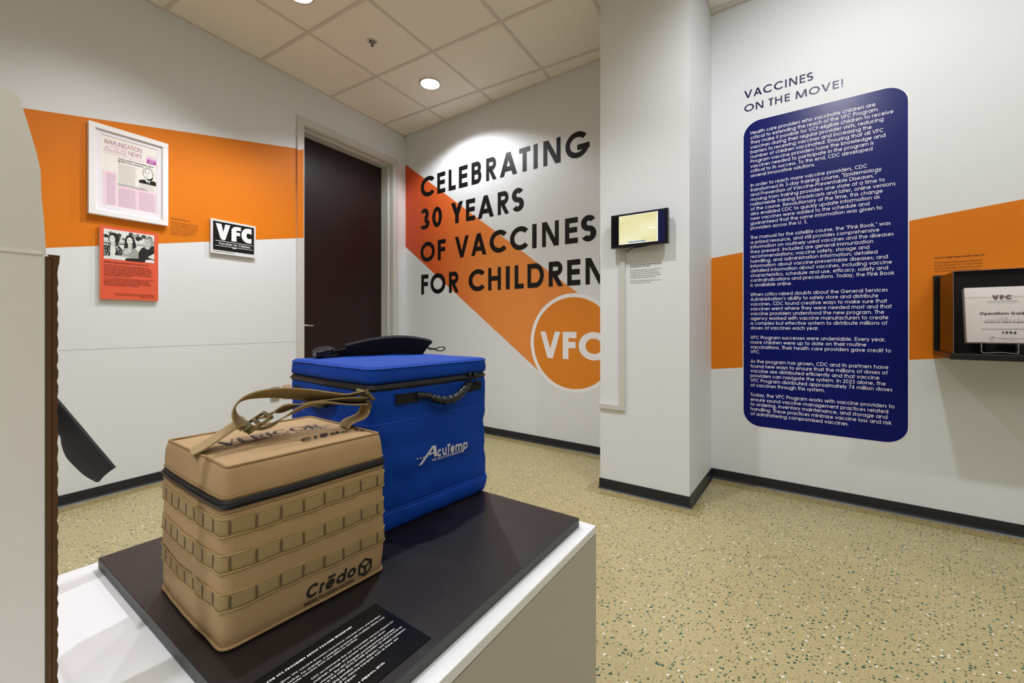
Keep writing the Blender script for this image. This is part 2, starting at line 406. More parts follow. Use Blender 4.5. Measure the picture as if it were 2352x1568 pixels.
# floor: speckled sheet vinyl, darker unbuffed margin along the walls
def floor_mat():
    m = mat('terrazzo_vinyl', (190, 176, 134), 0.34, spec=0.45); nt = m.node_tree; b = nt.nodes['Principled BSDF']; N = nt.nodes.new; L = nt.links.new
    tc = N('ShaderNodeTexCoord')
    def mix(f, a, b2):
        x = N('ShaderNodeMix'); x.data_type = 'RGBA'
        for sk, val in ((x.inputs[0], f), (x.inputs[6], a), (x.inputs[7], b2)):
            if isinstance(val, bpy.types.NodeSocket): L(val, sk)
            else: sk.default_value = val
        return x.outputs[2]
    def mth(op, a, b2=0.0, c=None):
        x = N('ShaderNodeMath'); x.operation = op
        for i, val in enumerate((a, b2) if c is None else (a, b2, c)):
            if isinstance(val, bpy.types.NodeSocket): L(val, x.inputs[i])
            else: x.inputs[i].default_value = val
        return x.outputs[0]
    # big soft mottling
    n1 = N('ShaderNodeTexNoise'); n1.inputs['Scale'].default_value = 2.2; n1.inputs['Detail'].default_value = 3; L(tc.outputs['Object'], n1.inputs['Vector'])
    base = mix(n1.outputs[0], lin((176, 162, 116)), lin((192, 178, 136)))
    n2 = N('ShaderNodeTexNoise'); n2.inputs['Scale'].default_value = 160; n2.inputs['Detail'].default_value = 4; L(tc.outputs['Object'], n2.inputs['Vector'])
    base = mix(mth('MULTIPLY', n2.outputs[0], 0.55), base, lin((150, 136, 96)))
    # warp so that chips are irregular
    nw = N('ShaderNodeTexNoise'); nw.inputs['Scale'].default_value = 140; L(tc.outputs['Object'], nw.inputs['Vector'])
    va = N('ShaderNodeVectorMath'); va.operation = 'MULTIPLY_ADD'; L(nw.outputs['Color'], va.inputs[0]); va.inputs[1].default_value = (0.006, 0.006, 0); L(tc.outputs['Object'], va.inputs[2])
    def chips(scale, dens, size, col_lo, col_hi, base, seed):
        mp = N('ShaderNodeMapping'); mp.inputs['Location'].default_value = (seed, seed * 1.7, 0); mp.inputs['Rotation'].default_value = (0, 0, 0.6); mp.inputs['Scale'].default_value = (1.0, 1.5, 1)
        L(va.outputs[0], mp.inputs[0])
        v = N('ShaderNodeTexVoronoi'); v.voronoi_dimensions = '2D'; v.inputs['Scale'].default_value = scale; L(mp.outputs[0], v.inputs['Vector'])
        sp = N('ShaderNodeSeparateColor'); L(v.outputs['Color'], sp.inputs[0])
        keep = mth('LESS_THAN', sp.outputs[0], dens)
        sz = mth('MULTIPLY', sp.outputs[1], size)
        inside = mth('LESS_THAN', v.outputs['Distance'], sz)
        f = mth('MULTIPLY', keep, inside)
        return mix(f, base, mix(sp.outputs[2], col_lo, col_hi))
    base = chips(150, 0.36, 0.36, lin((96, 92, 56)), lin((140, 128, 84)), base, 3.1)
    base = chips(78, 0.30, 0.36, lin((26, 62, 52)), lin((62, 92, 62)), base, 7.7)
    base = chips(46, 0.34, 0.27, lin((10, 56, 56)), lin((24, 104, 86)), base, 1.3)
    base = chips(50, 0.13, 0.27, lin((226, 220, 206)), lin((240, 236, 226)), base, 11.9)
    base = chips(50, 0.05, 0.2, lin((160, 112, 100)), lin((170, 140, 90)), base, 5.2)
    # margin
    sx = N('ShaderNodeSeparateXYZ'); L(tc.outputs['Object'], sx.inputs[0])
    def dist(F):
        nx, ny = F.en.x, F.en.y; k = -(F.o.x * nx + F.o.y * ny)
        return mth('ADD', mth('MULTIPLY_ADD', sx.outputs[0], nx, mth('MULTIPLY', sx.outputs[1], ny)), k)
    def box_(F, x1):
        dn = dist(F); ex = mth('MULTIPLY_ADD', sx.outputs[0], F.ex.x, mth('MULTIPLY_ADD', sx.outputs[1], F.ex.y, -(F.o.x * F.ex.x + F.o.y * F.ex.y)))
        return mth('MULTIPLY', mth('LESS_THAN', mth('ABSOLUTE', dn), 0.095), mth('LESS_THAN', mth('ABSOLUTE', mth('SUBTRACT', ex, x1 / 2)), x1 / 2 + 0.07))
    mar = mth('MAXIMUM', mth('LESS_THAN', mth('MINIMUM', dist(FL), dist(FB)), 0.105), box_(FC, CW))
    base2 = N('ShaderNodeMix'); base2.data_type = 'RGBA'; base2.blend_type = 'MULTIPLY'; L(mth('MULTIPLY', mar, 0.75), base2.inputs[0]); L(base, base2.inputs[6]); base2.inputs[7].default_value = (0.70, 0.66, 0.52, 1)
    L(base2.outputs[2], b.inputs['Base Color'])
    n3 = N('ShaderNodeTexNoise'); n3.inputs['Scale'].default_value = 3; L(tc.outputs['Object'], n3.inputs['Vector'])
    L(mth('MULTIPLY_ADD', n3.outputs[0], 0.12, 0.27), b.inputs['Roughness'])
    return m
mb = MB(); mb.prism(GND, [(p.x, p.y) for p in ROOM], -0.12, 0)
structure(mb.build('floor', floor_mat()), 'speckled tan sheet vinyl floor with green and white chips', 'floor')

# ceiling: slab, lay-in tiles and grid bars
mb = MB(); mb.prism(GND, [(p.x, p.y) for p in ROOM], CEIL + 0.10, CEIL + 0.16)
ceil = structure(mb.build('ceiling', M_CEIL), 'suspended ceiling of pale square tiles', 'ceiling')
G0 = Vector((-1.1277, 3.481)); TS = 0.612
ga = Vector((da.x, da.y)); gb = Vector((dg.x, dg.y))
def gp(i, j): return G0 + gb * (TS * i) + ga * (TS * j)
tile_holes = {}
for (x, y) in DOWN[:2]:
    d = Vector((x, y)) - G0; tile_holes[(math.floor(d.dot(gb) / TS), math.floor(d.dot(ga) / TS))] = (x, y)
for i in range(-1, 11):
    for j in range(-12, 4):
        e = 0.012 / TS
        poly = clip_poly([gp(i + e, j + e), gp(i + 1 - e, j + e), gp(i + 1 - e, j + 1 - e), gp(i + e, j + 1 - e)], ROOM)
        if len(poly) < 3: continue
        ar = abs(sum(poly[k][0] * poly[(k + 1) % len(poly)][1] - poly[(k + 1) % len(poly)][0] * poly[k][1] for k in range(len(poly)))) / 2
        if ar < 0.002: continue
        mb = MB()
        pts = [(p[0], p[1]) for p in poly]
        if sum(pts[k][0] * pts[(k + 1) % len(pts)][1] - pts[(k + 1) % len(pts)][0] * pts[k][1] for k in range(len(pts))) < 0: pts = pts[::-1]
        if (i, j) in tile_holes:
            cx, cy = tile_holes[(i, j)]; K = 40; r = 0.083
            inner = [(cx + r * math.cos(2 * PI * k / K), cy + r * math.sin(2 * PI * k / K)) for k in range(K)]
            outer = []
            for k in range(K):
                dx, dy = math.cos(2 * PI * k / K), math.sin(2 * PI * k / K); best = 9
                for q in range(len(pts)):
                    x1, y1 = pts[q]; x2, y2 = pts[(q + 1) % len(pts)]; ex, ey = x2 - x1, y2 - y1
                    den = dx * ey - dy * ex
                    if abs(den) < 1e-9: continue
                    t = ((x1 - cx) * ey - (y1 - cy) * ex) / den; s_ = ((x1 - cx) * dy - (y1 - cy) * dx) / den
                    if t > 0 and -1e-6 <= s_ <= 1 + 1e-6: best = min(best, t)
                outer.append((cx + dx * best, cy + dy * best))
            for zz, fl in ((CEIL + 0.004, True), (CEIL + 0.02, False)):
                for k in range(K):
                    l = (k + 1) % K
                    q = [(*inner[k], zz), (*outer[k], zz), (*outer[l], zz), (*inner[l], zz)]
                    mb.face(q[::-1] if fl else q)
            # the square corners that the ring leaves out
            for (x1, y1) in pts:
                a = math.atan2(y1 - cy, x1 - cx) / (2 * PI) * K
                k = int(math.floor(a)) % K; l = (k + 1) % K
                q = [(*outer[k], CEIL + 0.004), (x1, y1, CEIL + 0.004), (*outer[l], CEIL + 0.004)]
                mb.face(q[::-1])
        else:
            mb.prism(GND, pts, CEIL + 0.004, CEIL + 0.018)
        mb.build('ceiling_tile', M_CEIL, ceil)
def strip(p, q, w_):
    d = (q - p).normalized(); n = Vector((-d.y, d.x)) * w_ / 2
    return clip_poly([p - n, q - n, q + n, p + n], ROOM)
bars = [(gp(i, -13), gp(i, 5)) for i in range(0, 11)] + [(gp(-2, j), gp(12, j)) for j in range(-12, 4)]
for kb, (p, q) in enumerate(bars):
    zb_ = CEIL - (0.0006 if kb >= 11 else 0)
    s_ = strip(p, q, 0.0235)
    if len(s_) >= 3:
        mb = MB(); mb.prism(GND, [(a[0], a[1]) for a in s_], zb_, CEIL + 0.03 + (CEIL - zb_)); mb.build('grid_bar', M_BAR, ceil)
for p, q, nrm in ((QL, C0, FL.en), (C0, QR, FB.en)):
    mb = MB(); a, b = p, q; n = nrm * 0.018
    mb.prism(GND, [(a.x, a.y), (b.x, b.y), (b.x + n.x, b.y + n.y), (a.x + n.x, a.y + n.y)], CEIL - 0.0012, CEIL + 0.006)
    mb.build('wall_angle', M_BAR, ceil)

# left wall with the door opening
DL, DR = FL.px(695.6, 400)[0], FL.px(904.0, 400)[0]
DT = FL.px(695.6, 285)[1]
mb = MB(); TH = 0.22; SEAM = 0.875
mb.box(FL, -LLEN, DL, SEAM + 0.0015, CEIL + 0.15, -TH, 0)
mb.box(FL, -LLEN, DL, 0, SEAM - 0.0015, -TH, 0); mb.box(FL, -LLEN, DL, SEAM - 0.0015, SEAM + 0.0015, -TH, -0.003)
mb.box(FL, DL, DR, DT, CEIL + 0.15, -TH, 0)
mb.box(FL, DR, 0.25, 0, CEIL + 0.15, -TH, 0)
wl = structure(mb.build('wall_left', M_WALL), 'white left wall with an orange stripe and the doorway', 'wall')
# stripe painted over wall and door casing
sl = [FL.px(52, 248), FL.px(680, 340.8), FL.px(680, 546.8), FL.px(105, 569)]
def lx(p, q, x): return p[1] + (q[1] - p[1]) * (x - p[0]) / (q[0] - p[0])
mb = MB()
mb.prism(FL, [(-LLEN, lx(sl[0], sl[1], -LLEN)), (sl[1][0], sl[1][1]), (sl[2][0], sl[2][1]), (-LLEN, lx(sl[3], sl[2], -LLEN))], 0, 0.0006)
mb.build('painted_stripe', M_ORANGE, wl)
# back wall (two sheets with a fine vertical seam)
mb = MB(); vs = FB.px(1132, 600)[0]
mb.box(FB, -0.25, vs - 0.0008, 0, CEIL + 0.15, -TH, 0); mb.box(FB, vs + 0.0008, BLEN + 0.2, 0, CEIL + 0.15, -TH, 0); mb.box(FB, vs - 0.0008, vs + 0.0008, 0, CEIL + 0.15, -TH, -0.001)
wb = structure(mb.build('wall_back', M_WALL), 'white far wall that carries the big headline and runs on behind the column', 'wall')
sr = [FB.px(1634, 593), FB.px(2352, 457), FB.px(2352, 814), FB.px(1634, 847)]
x0 = FB.px(1600, 700)[0]
mb = MB(); mb.prism(FB, [(x0, lx(sr[0], sr[1], x0)), (BLEN, lx(sr[0], sr[1], BLEN)), (BLEN, lx(sr[3], sr[2], BLEN)), (x0, lx(sr[3], sr[2], x0))], 0, 0.0006)
mb.build('painted_stripe', M_ORANGE, wb)
# unseen walls that close the room
FR = Fr(QR, -da, Z); FF = Fr(QF, (QL - QF).normalized(), Z)
mb = MB(); mb.box(FR, -0.2, LLEN + 0.2, 0, CEIL + 0.15, -0.15, 0); structure(mb.build('wall_right', M_WALL), 'plain white wall closing the right of the room', 'wall')
mb = MB(); mb.box(FF, -0.2, BLEN + 0.4, 0, CEIL + 0.15, -0.15, 0); structure(mb.build('wall_front', M_WALL), 'plain white wall behind the viewer', 'wall')
# column
mb = MB(); mb.prism(GND, [(p.x, p.y) for p in (p1, p2, p3, p1b)], 0, CEIL - 0.0006)
col = structure(mb.build('wall_column', M_WALL), 'white square column standing out from the far wall', 'column')
# base trim with a small toe
def baseboard(name, F, x0, x1, lab, m0=0, m1=0):
    mb = MB(); hh = 0.064
    prof = [(0, hh), (0.0035, hh), (0.0045, hh - 0.003), (0.0045, 0.016), (0.008, 0.006), (0.013, 0.0), (0, 0)]
    rows = [[F.p(x0 - (m0 * n), z, n) for n, z in prof], [F.p(x1 + (m1 * n), z, n) for n, z in prof]]
    mb.grid([[r[k] for r in rows] for k in range(len(prof))]); mb.face(rows[0]); mb.face(rows[1][::-1])
    structure(mb.build(name, M_BLACKBASE), lab, 'baseboard')
baseboard('baseboard_left', FL, -LLEN, DL - 0.055, 'black rubber base along the left wall')
baseboard('baseboard_corner', FL, DR + 0.055, 0, 'short black rubber base between door and corner')
baseboard('baseboard_back', FB, 0, FB.px(1500, 900)[0], 'black rubber base along the far wall, left of the column')
baseboard('baseboard_right', FB, FB.px(1634, 900)[0], BLEN, 'black rubber base along the far wall, right of the column')
baseboard('baseboard_column', FC, 0, CW, 'black rubber base on the front of the column', 1, 1)
baseboard('baseboard_side', FS, 0, SW, 'black rubber base on the side of the column', 1, -0.6)

# door
d = thing('door_1', FL.p((DL + DR) / 2, 0, 0), 'dark brown wooden door, closed, in a deep cream steel frame', 'door', kind='structure')
REC = 0.155
mb = MB(); mb.box(FL, DL + 0.002, DR - 0.002, 0.004, DT - 0.004, -REC - 0.045, -REC); mb.build('door_leaf', M_DOOR, d)
mb = MB(); fw = 0.056
for (a, b2, c, e) in ((DL - fw, DL, 0, DT + fw), (DR, DR + fw, 0, DT + fw), (DL, DR, DT, DT + fw)):
    mb.box(FL, a, b2, c, e, 0.0, 0.012)
fr = mb.build('door_casing', M_TRIM, d, bevel=0.002)
mb = MB()   # rebated reveal: throat and stop
for a, b2, c, e, n0, n1 in ((DR - 0.012, DR + 0.001, 0, DT, -REC, 0.004), (DL - 0.001, DL + 0.012, 0, DT, -REC, 0.004), (DL, DR, DT - 0.012, DT + 0.001, -REC, 0.004),
                            (DR - 0.03, DR, 0, DT, -REC, -0.055), (DL, DL + 0.03, 0, DT, -REC, -0.055), (DL, DR, DT - 0.03, DT, -REC, -0.055)):
    mb.box(FL, a, b2, c, e, n0, n1)
mb.build('door_jamb', M_TRIM, d, bevel=0.001)
# orange stripe carried over the left casing
mb = MB(); ax, bx = DL - fw, DL
mb.prism(FL, [(ax, FL.px(681, 343, .012)[1]), (bx, FL.px(695, 342.5, .012)[1]), (bx, FL.px(695, 545.5, .012)[1]), (ax, FL.px(681, 546.5, .012)[1])], 0.0119, 0.0126)
mb.box(FL, ax - 0.0006, ax, FL.px(680, 546, 0)[1], FL.px(680, 341, 0)[1], 0, 0.0126)
mb.build('painted_stripe', M_ORANGE, d)
hx, hz = FL.px(708, 747, -REC + 0.06)
mb = MB(); Fh = FL
hxx = DL + 0.055
mb.disc(Fh, hxx, hz, 0.026, -REC, -REC + 0.010, 24)
mb.tube([FL.p(hxx, hz, -REC), FL.p(hxx, hz, -REC + 0.05), FL.p(hxx + 0.012, hz, -REC + 0.062), FL.p(hxx + 0.06, hz - 0.001, -REC + 0.064), FL.p(hxx + 0.105, hz - 0.003, -REC + 0.06)], 0.0085, 10)
o = mb.build('door_handle', M_STEEL, d, smooth=True); o['label'] = 'satin steel lever handle'

# ------------------------------------------------------------------ things on the ceiling
M_GLOW = mat('lamp_glow', (255, 255, 255), 0.5, emit=(255, 255, 255), estr=14)
M_REFL = mat('lamp_reflector', (210, 214, 220), 0.15, 1.0)
M_RING = mat('lamp_ring', (150, 60, 40), 0.4, 0.3)
FU = Fr((0, 0, CEIL), (1, 0, 0), (0, -1, 0))   # looks down
for k, (x, y) in enumerate(DOWN):
    lab = ['round recessed ceiling downlight, lit, above the far wall headline', 'recessed downlight nearest the left wall, at the top edge of the picture', 'recessed downlight in front of the blue poster, out of the picture', 'recessed downlight above the pedestal, out of the picture', 'recessed downlight at the back left, out of the picture', 'recessed downlight near the display case, out of the picture', 'recessed downlight behind the white carton, out of the picture'][k]
    t_ = thing('downlight', (x, y, CEIL), lab, 'light')
    mb = MB(); K = 40; rows = []
    for r, z in ((0.090, 0.0), (0.091, -0.003), (0.083, -0.004), (0.079, -0.001), (0.078, 0.004)):
        rows.append([(x + r * math.cos(2 * PI * i / K), y + r * math.sin(2 * PI * i / K), CEIL + z) for i in range(K)])
    mb.grid(rows, True); mb.build('trim_ring', M_TRIM, t_, smooth=True)
    if k < 2:
        mb = MB(); rows = []
        for r, z in ((0.078, 0.003), (0.076, 0.02), (0.068, 0.05), (0.055, 0.075)):
            rows.append([(x + r * math.cos(2 * PI * i / K), y + r * math.sin(2 * PI * i / K), CEIL + z) for i in range(K)])
        mb.grid(rows, True); mb.build('reflector', M_REFL, t_, smooth=True)
    mb = MB(); rows = []
    zb = 0.012 if k < 2 else -0.001
    for q in range(7):
        a = q / 6 * PI / 2; r = 0.069 * math.cos(a) + 1e-4
        rows.append([(x + r * math.cos(2 * PI * i / K), y + r * math.sin(2 * PI * i / K), CEIL + zb + 0.02 - 0.026 * math.sin(a)) for i in range(K)])
    mb.grid(rows, True); mb.build('lamp', M_GLOW, t_, smooth=True)
sx_, sy_ = (855 - CX) * 2.06 / (HY - 96), FPX * 2.06 / (HY - 96)
t_ = thing('sprinkler_head', (sx_, sy_, CEIL), 'small chrome fire sprinkler head in a ceiling tile', 'sprinkler')
FUp = Fr((sx_, sy_, CEIL + 0.004), (1, 0, 0), (0, -1, 0))
mb = MB(); K = 28; rows = []
for r, z in ((0.040, 0.0), (0.039, -0.003), (0.028, -0.007), (0.024, -0.003), (0.022, 0.003)):
    rows.append([(sx_ + r * math.cos(2 * PI * i / K), sy_ + r * math.sin(2 * PI * i / K), CEIL + 0.004 + z) for i in range(K)])
mb.grid(rows, True); mb.build('escutcheon', M_TRIM, t_, smooth=True)
mb = MB(); mb.disc(FUp, 0, 0, 0.022, -0.004, 0.001, 20); mb.tube([FUp.p(0, 0, 0), FUp.p(0, 0, 0.02)], 0.008, 10)
for s_ in (-1, 1): mb.tube([FUp.p(s_ * 0.008, 0, 0.006), FUp.p(s_ * 0.013, 0, 0.018), FUp.p(s_ * 0.003, 0, 0.034)], 0.0022, 6)
mb.disc(FUp, 0, 0, 0.012, 0.033, 0.035, 16); mb.build('nozzle', M_STEEL, t_)
mb = MB(); mb.tube([FUp.p(0, 0, 0.016), FUp.p(0, 0, 0.032)], 0.003, 8); o = mb.build('bulb', mat('red_bulb', (120, 20, 16), 0.2), t_); o['label'] = 'red glass bulb'

# ------------------------------------------------------------------ lettering and graphics on the far wall
def gradient_mat():
    m = mat('stripe_print', (224, 110, 50), 0.5); nt = m.node_tree; b = nt.nodes['Principled BSDF']
    uv = nt.nodes.new('ShaderNodeUVMap'); sx = nt.nodes.new('ShaderNodeSeparateXYZ'); r = nt.nodes.new('ShaderNodeValToRGB')
    r.color_ramp.elements[0].color = lin((204, 66, 22)); r.color_ramp.elements[0].position = 0.0
    r.color_ramp.elements[1].color = lin((232, 142, 62)); r.color_ramp.elements[1].position = 0.7
    e = r.color_ramp.elements.new(0.32); e.color = lin((224, 104, 42))
    nt.links.new(uv.outputs[0], sx.inputs[0]); nt.links.new(sx.outputs[0], r.inputs[0]); nt.links.new(r.outputs[0], b.inputs['Base Color'])
    return m
M_GRAD = gradient_mat()
cL, cT, cBt = FB.px(1226, 790), FB.px(1318, 682), FB.px(1318, 893.5)
rad = (cT[1] - cBt[1]) / 2; cc = (cL[0] + rad, (cT[1] + cBt[1]) / 2); ring = FB.px(1219, 790)[0]; rr2 = cc[0] - ring
q = [FB.px(932.5, 377), FB.px(1328, 678), FB.px(1238, 852), FB.px(932.5, 566.5)]
q[0] = (0.002, q[0][1]); q[3] = (0.002, q[3][1])
# the band ends on the ring's outer circle
a1 = math.atan2(q[1][1] - cc[1], q[1][0] - cc[0]); a2 = math.atan2(q[2][1] - cc[1], q[2][0] - cc[0])
if a2 < a1: a2 += 2 * PI
arcpts = [(cc[0] + rr2 * math.cos(a1 + (a2 - a1) * k / 24), cc[1] + rr2 * math.sin(a1 + (a2 - a1) * k / 24)) for k in range(25)]
mb = MB(); NQ = 24
def li(p, r, t): return (p[0] + (r[0] - p[0]) * t, p[1] + (r[1] - p[1]) * t)
for k in range(NQ):
    A0, A1 = li(q[3], q[0], k / NQ), li(q[3], q[0], (k + 1) / NQ)
    B0, B1 = arcpts[24 - k], arcpts[23 - k]
    pr = None
    for t in range(13):
        a, b2 = li(A0, B0, t / 12), li(A1, B1, t / 12)
        if pr: mb.face([FB.p(*pr[0], .0006), FB.p(*a, .0006), FB.p(*b2, .0006), FB.p(*pr[1], .0006)], 0, [((t - 1) / 12, 0), (t / 12, 0), (t / 12, 1), ((t - 1) / 12, 1)])
        pr = (a, b2)
ban = thing('wall_graphic', FB.p(cc[0] - 0.5, cc[1], 0), 'orange diagonal band running down to an orange disc with white initials', 'wall graphic')
mb.build('diagonal_band', M_GRAD, ban)
mb = MB(); K = 72
mb.disc(FB, cc[0], cc[1], rad, 0.0, 0.0009, K); mb.build('disc', mat('disc_orange', (226, 134, 28), 0.5), ban)
mb = MB()
for k in range(K):
    a, b2 = 2 * PI * k / K, 2 * PI * (k + 1) / K
    mb.flat(FB, [(cc[0] + rad * math.cos(a), cc[1] + rad * math.sin(a)), (cc[0] + rr2 * math.cos(a), cc[1] + rr2 * math.sin(a)), (cc[0] + rr2 * math.cos(b2), cc[1] + rr2 * math.sin(b2)), (cc[0] + rad * math.cos(b2), cc[1] + rad * math.sin(b2))], 0.0008)
mb.build('ring', M_WHITE, ban)
v0, v1 = FB.px(1242, 761), FB.px(1242, 821)

head = thing('headline_lettering', FB.p(0.7, 1.7, 0), 'large black four-line headline lettering on the far wall', 'lettering')
def letters(parent, F, n, s, spans, yb, cap, w, m):
    """every letter its own object, set between its measured left and right edge"""
    ARCN[0] = 9
    for ch, (ua, ub) in zip(s, spans):
        xa, xb = F.px(ua, 400, n)[0], F.px(ub, 400, n)[0]
        g, adv = glyph(ch, w); gx = [p[0] for q in g for p in q]; g0, g1 = min(gx), max(gx); k = (xb - xa) / (g1 - g0)
        mb = MB(); text(mb, on(F, n), ch, xa - g0 * k, yb, cap, w=w, xs=k / cap); mb.build('letter', m, parent)
    ARCN[0] = 22
def headline(s, spans, tb_l, tb_r):
    yb = (FB.px(tb_l[0], tb_l[2])[1] + FB.px(tb_r[0], tb_r[2])[1]) / 2
    yt = (FB.px(tb_l[0], tb_l[1])[1] + FB.px(tb_r[0], tb_r[1])[1]) / 2
    letters(head, FB, 0.0010, s, [(920 + a / 2.375, 920 + b / 2.375) for a, b in spans], yb, yt - yb, 0.105, M_INK)
letters(ban, FB, 0.0014, 'VFC', [(1241, 1287), (1292.5, 1324), (1329, 1391)], FB.px(1242, 821)[1], FB.px(1242, 761)[1] - FB.px(1242, 821)[1], 0.115, M_WHITE)
headline('CELEBRATING', [(110, 185), (200, 244), (262, 301), (318, 366), (387, 441), (467, 524), (541, 636), (647, 707), (725, 748), (779, 873), (899, 1031)], (1004, 398.7, 445), (1286, 313.7, 374))
headline('30YEARS', [(108, 158), (173, 226), (275, 341), (357, 407), (421, 509), (530, 592), (607, 673)], (1071, 456.8, 508), (1149.5, 443, 494))
headline('OFVACCINES', [(109, 187), (203, 246), (297, 372), (385, 469), (486, 579), (597, 696), (718, 742), (772, 863), (897, 967), (984, 1068)], (1005.5, 551.6, 598), (1283, 504.4, 563))
headline('FORCHILDREN', [(113, 152), (163, 245), (264, 318), (371, 460), (478, 548), (574, 596), (622, 672), (692, 782), (808, 887), (909, 981), (1009, 1112)], (967.6, 631.6, 676.6), (1304, 596.6, 656))

# ------------------------------------------------------------------ blue text panel
xl, xr = FB.px(1708, 600)[0], FB.px(2085.5, 600)[0]
yt = (FB.px(1741.8, 276.8)[1] + FB.px(2038, 200.9)[1]) / 2; yb = (FB.px(1736.4, 979)[1] + FB.px(2043.6, 1014.5)[1]) / 2
rc = FB.px(1741.8, 276.8)[0] - xl + 0.012
def rrect(x0, x1, y0, y1, r, k=10):
    pts = []
    for cx, cy, a in ((x1 - r, y1 - r, 0), (x0 + r, y1 - r, 90), (x0 + r, y0 + r, 180), (x1 - r, y0 + r, 270)):
        for i in range(k + 1):
            t = math.radians(a + 90 * i / k); pts.append((cx + r * math.cos(t), cy + r * math.sin(t)))
    return pts
pan = thing('wall_poster', FB.p((xl + xr) / 2, yb, 0), 'tall dark blue text poster with rounded corners and white paragraphs', 'poster')
mb = MB(); mb.prism(FB, rrect(xl, xr, yb, yt, rc), 0.0008, 0.0016); mb.build('blue_film', M_NAVY, pan)
mb = MB(); mb.prism(FB, rrect(xl - 0.0045, xr + 0.0045, yb - 0.004, yt + 0.004, rc + 0.005), 0.0003, 0.0009); mb.build('white_border', M_WHITE, pan)
PARA = """Health care providers who vaccinate children are
critical to extending the reach of the VFC Program.
They make it possible for VCF-eligible children to receive
vaccines during their regular provider visits, reducing
barriers to receiving vaccines and increasing the
number of children vaccinated. Ensuring that all VFC
Program vaccine providers have the knowledge and
vaccines needed to participate in the program is
critical to its success. To this end, CDC developed
several innovative solutions.

In order to reach more vaccine providers, CDC
transformed its 3-day training course, "Epidemiology
and Prevention of Vaccine-Preventable Diseases,"
moving from training providers one state at a time to
nationwide training broadcasts and later, online versions
of the course. Revolutionary at the time, this change
also enabled CDC to quickly update information as
new vaccines were added to the schedule and
guaranteed that the same information was given to
providers across the U. S.

The manual for the satellite course, the "Pink Book," was
a prized resource, and still provides comprehensive
information on routinely used vaccines and the diseases
they prevent. Included are general immunization
recommendations; vaccine safety, storage and
handling, and administration information; detailed
information about vaccine-preventable diseases; and
detailed information about vaccines, including vaccine
characteristics, schedule and use, efficacy, safety and
contraindications and precautions. Today, the Pink Book
is available online.

When critics raised doubts about the General Services
Administration\u2019s ability to safely store and distribute
vaccines, CDC found creative ways to make sure that
vaccines went where they were needed most and that
vaccine providers understood the new program. The
agency worked with vaccine manufacturers to create
a complex but effective system to distribute millions of
doses of vaccines each year.

VFC Program successes were undeniable. Every year,
more children were up to date on their routine
vaccinations. Their health care providers gave credit to
VFC.

As the program has grown, CDC and its partners have
found new ways to ensure that the millions of doses of
vaccine are distributed efficiently and that vaccine
providers can navigate the system. In 2023 alone, the
VFC Program distributed approximately 74 million doses
of vaccines through this system.

Today, the VFC Program works with vaccine providers to
ensure sound vaccine management practices related
to ordering, inventory maintenance, and storage and
handling. These practices minimize vaccine loss and risk
of administering compromised vaccines.""".split('\n')
tx0 = FB.px(1724, 309.8)[0]; ty0 = FB.px(1724, 309.8)[1]; ty1 = FB.px(1724, 952.5)[1]; txr = FB.px(2056, 255)[0]
pitch = (ty0 - ty1) / 59; cap = pitch * 0.70
xsb = (txr - tx0) / (text_width(PARA[2], 0.075) * cap)
mb = MB()
for i, s_ in enumerate(PARA):
    # each line set between its own measured ends so that wraps fall as printed
    text(mb, on(FB, 0.0019), s_, tx0 - 0.05 * cap, ty0 - i * pitch, cap, w=0.066, xs=xsb)
mb.build('paragraph_text', M_WHITE, pan)
hd = thing('panel_heading', FB.p(xl + 0.3, yt + 0.1, 0), 'two-line dark blue heading above the blue poster', 'lettering')
def two(s, spans, u, vt, vb):
    a, b2 = FB.px(u, vt)[1], FB.px(u, vb)[1]
    letters(hd, FB, 0.0005, s, [(1690 + p / 5.6, 1690 + q / 5.6) for p, q in spans], b2, a - b2, 0.085, M_NAVYINK)
two('VACCINES', [(108, 212), (228, 337), (352, 470), (490, 610), (635, 655), (687, 790), (822, 896), (912, 997)], 1836.8, 173.2, 192.3)
two('ONTHEMOVE!', [(110, 235), (257, 355), (420, 485), (505, 597), (630, 697), (767, 918), (940, 1082), (1100, 1220), (1246, 1327), (1358, 1377)], 1912, 187.5, 205.9)

def small_text(name, lab, F, u, v, cap, lines, w=0.06, xs=1.0, pitch=1.65, m=M_INK, n=0.0012, cat='label', fitr=None):
    x0, y0 = F.px(u, v); mb = MB()
    if fitr: xs = (F.px(fitr, v)[0] - x0) / (max(text_width(l) for l, b in lines if l) * cap)
    y = y0
    for l, b in lines:
        if l: text(mb, on(F, n), l, x0, y, cap, w=0.11 if b else w, xs=xs)
        y -= cap * (pitch if l else pitch * 0.75)
    o = mb.build(name, m); tag(o, lab, cat); return o
M_FAINT = mat('label_ink', (70, 66, 64), 0.6)
M_BROWNINK = mat('label_ink_orange', (112, 58, 8), 0.6)
small_text('wall_caption', 'tiny caption printed on the orange stripe above the display case', FB, 2145.5, 594.5, 0.0088,
    [('Vaccines for Children Program Operations Guide, 1994', 1), ('', 0), ('The VFC Operations Program Guide was distributed at', 0), ('the start of the program in 1994. It provided information', 0), ('about the program, step-by-step instructions on how to', 0), ('order vaccines, and how to properly store vaccines.', 0), ('', 0),
     ('Called "the Binder" by CDC employees working on the', 0), ('VFC Program, the early operations guide was a crucial', 0), ('communication tool for the newly operating program.', 0)], w=0.06, fitr=2258, m=mat('caption_ink', (62, 34, 8), 0.6))
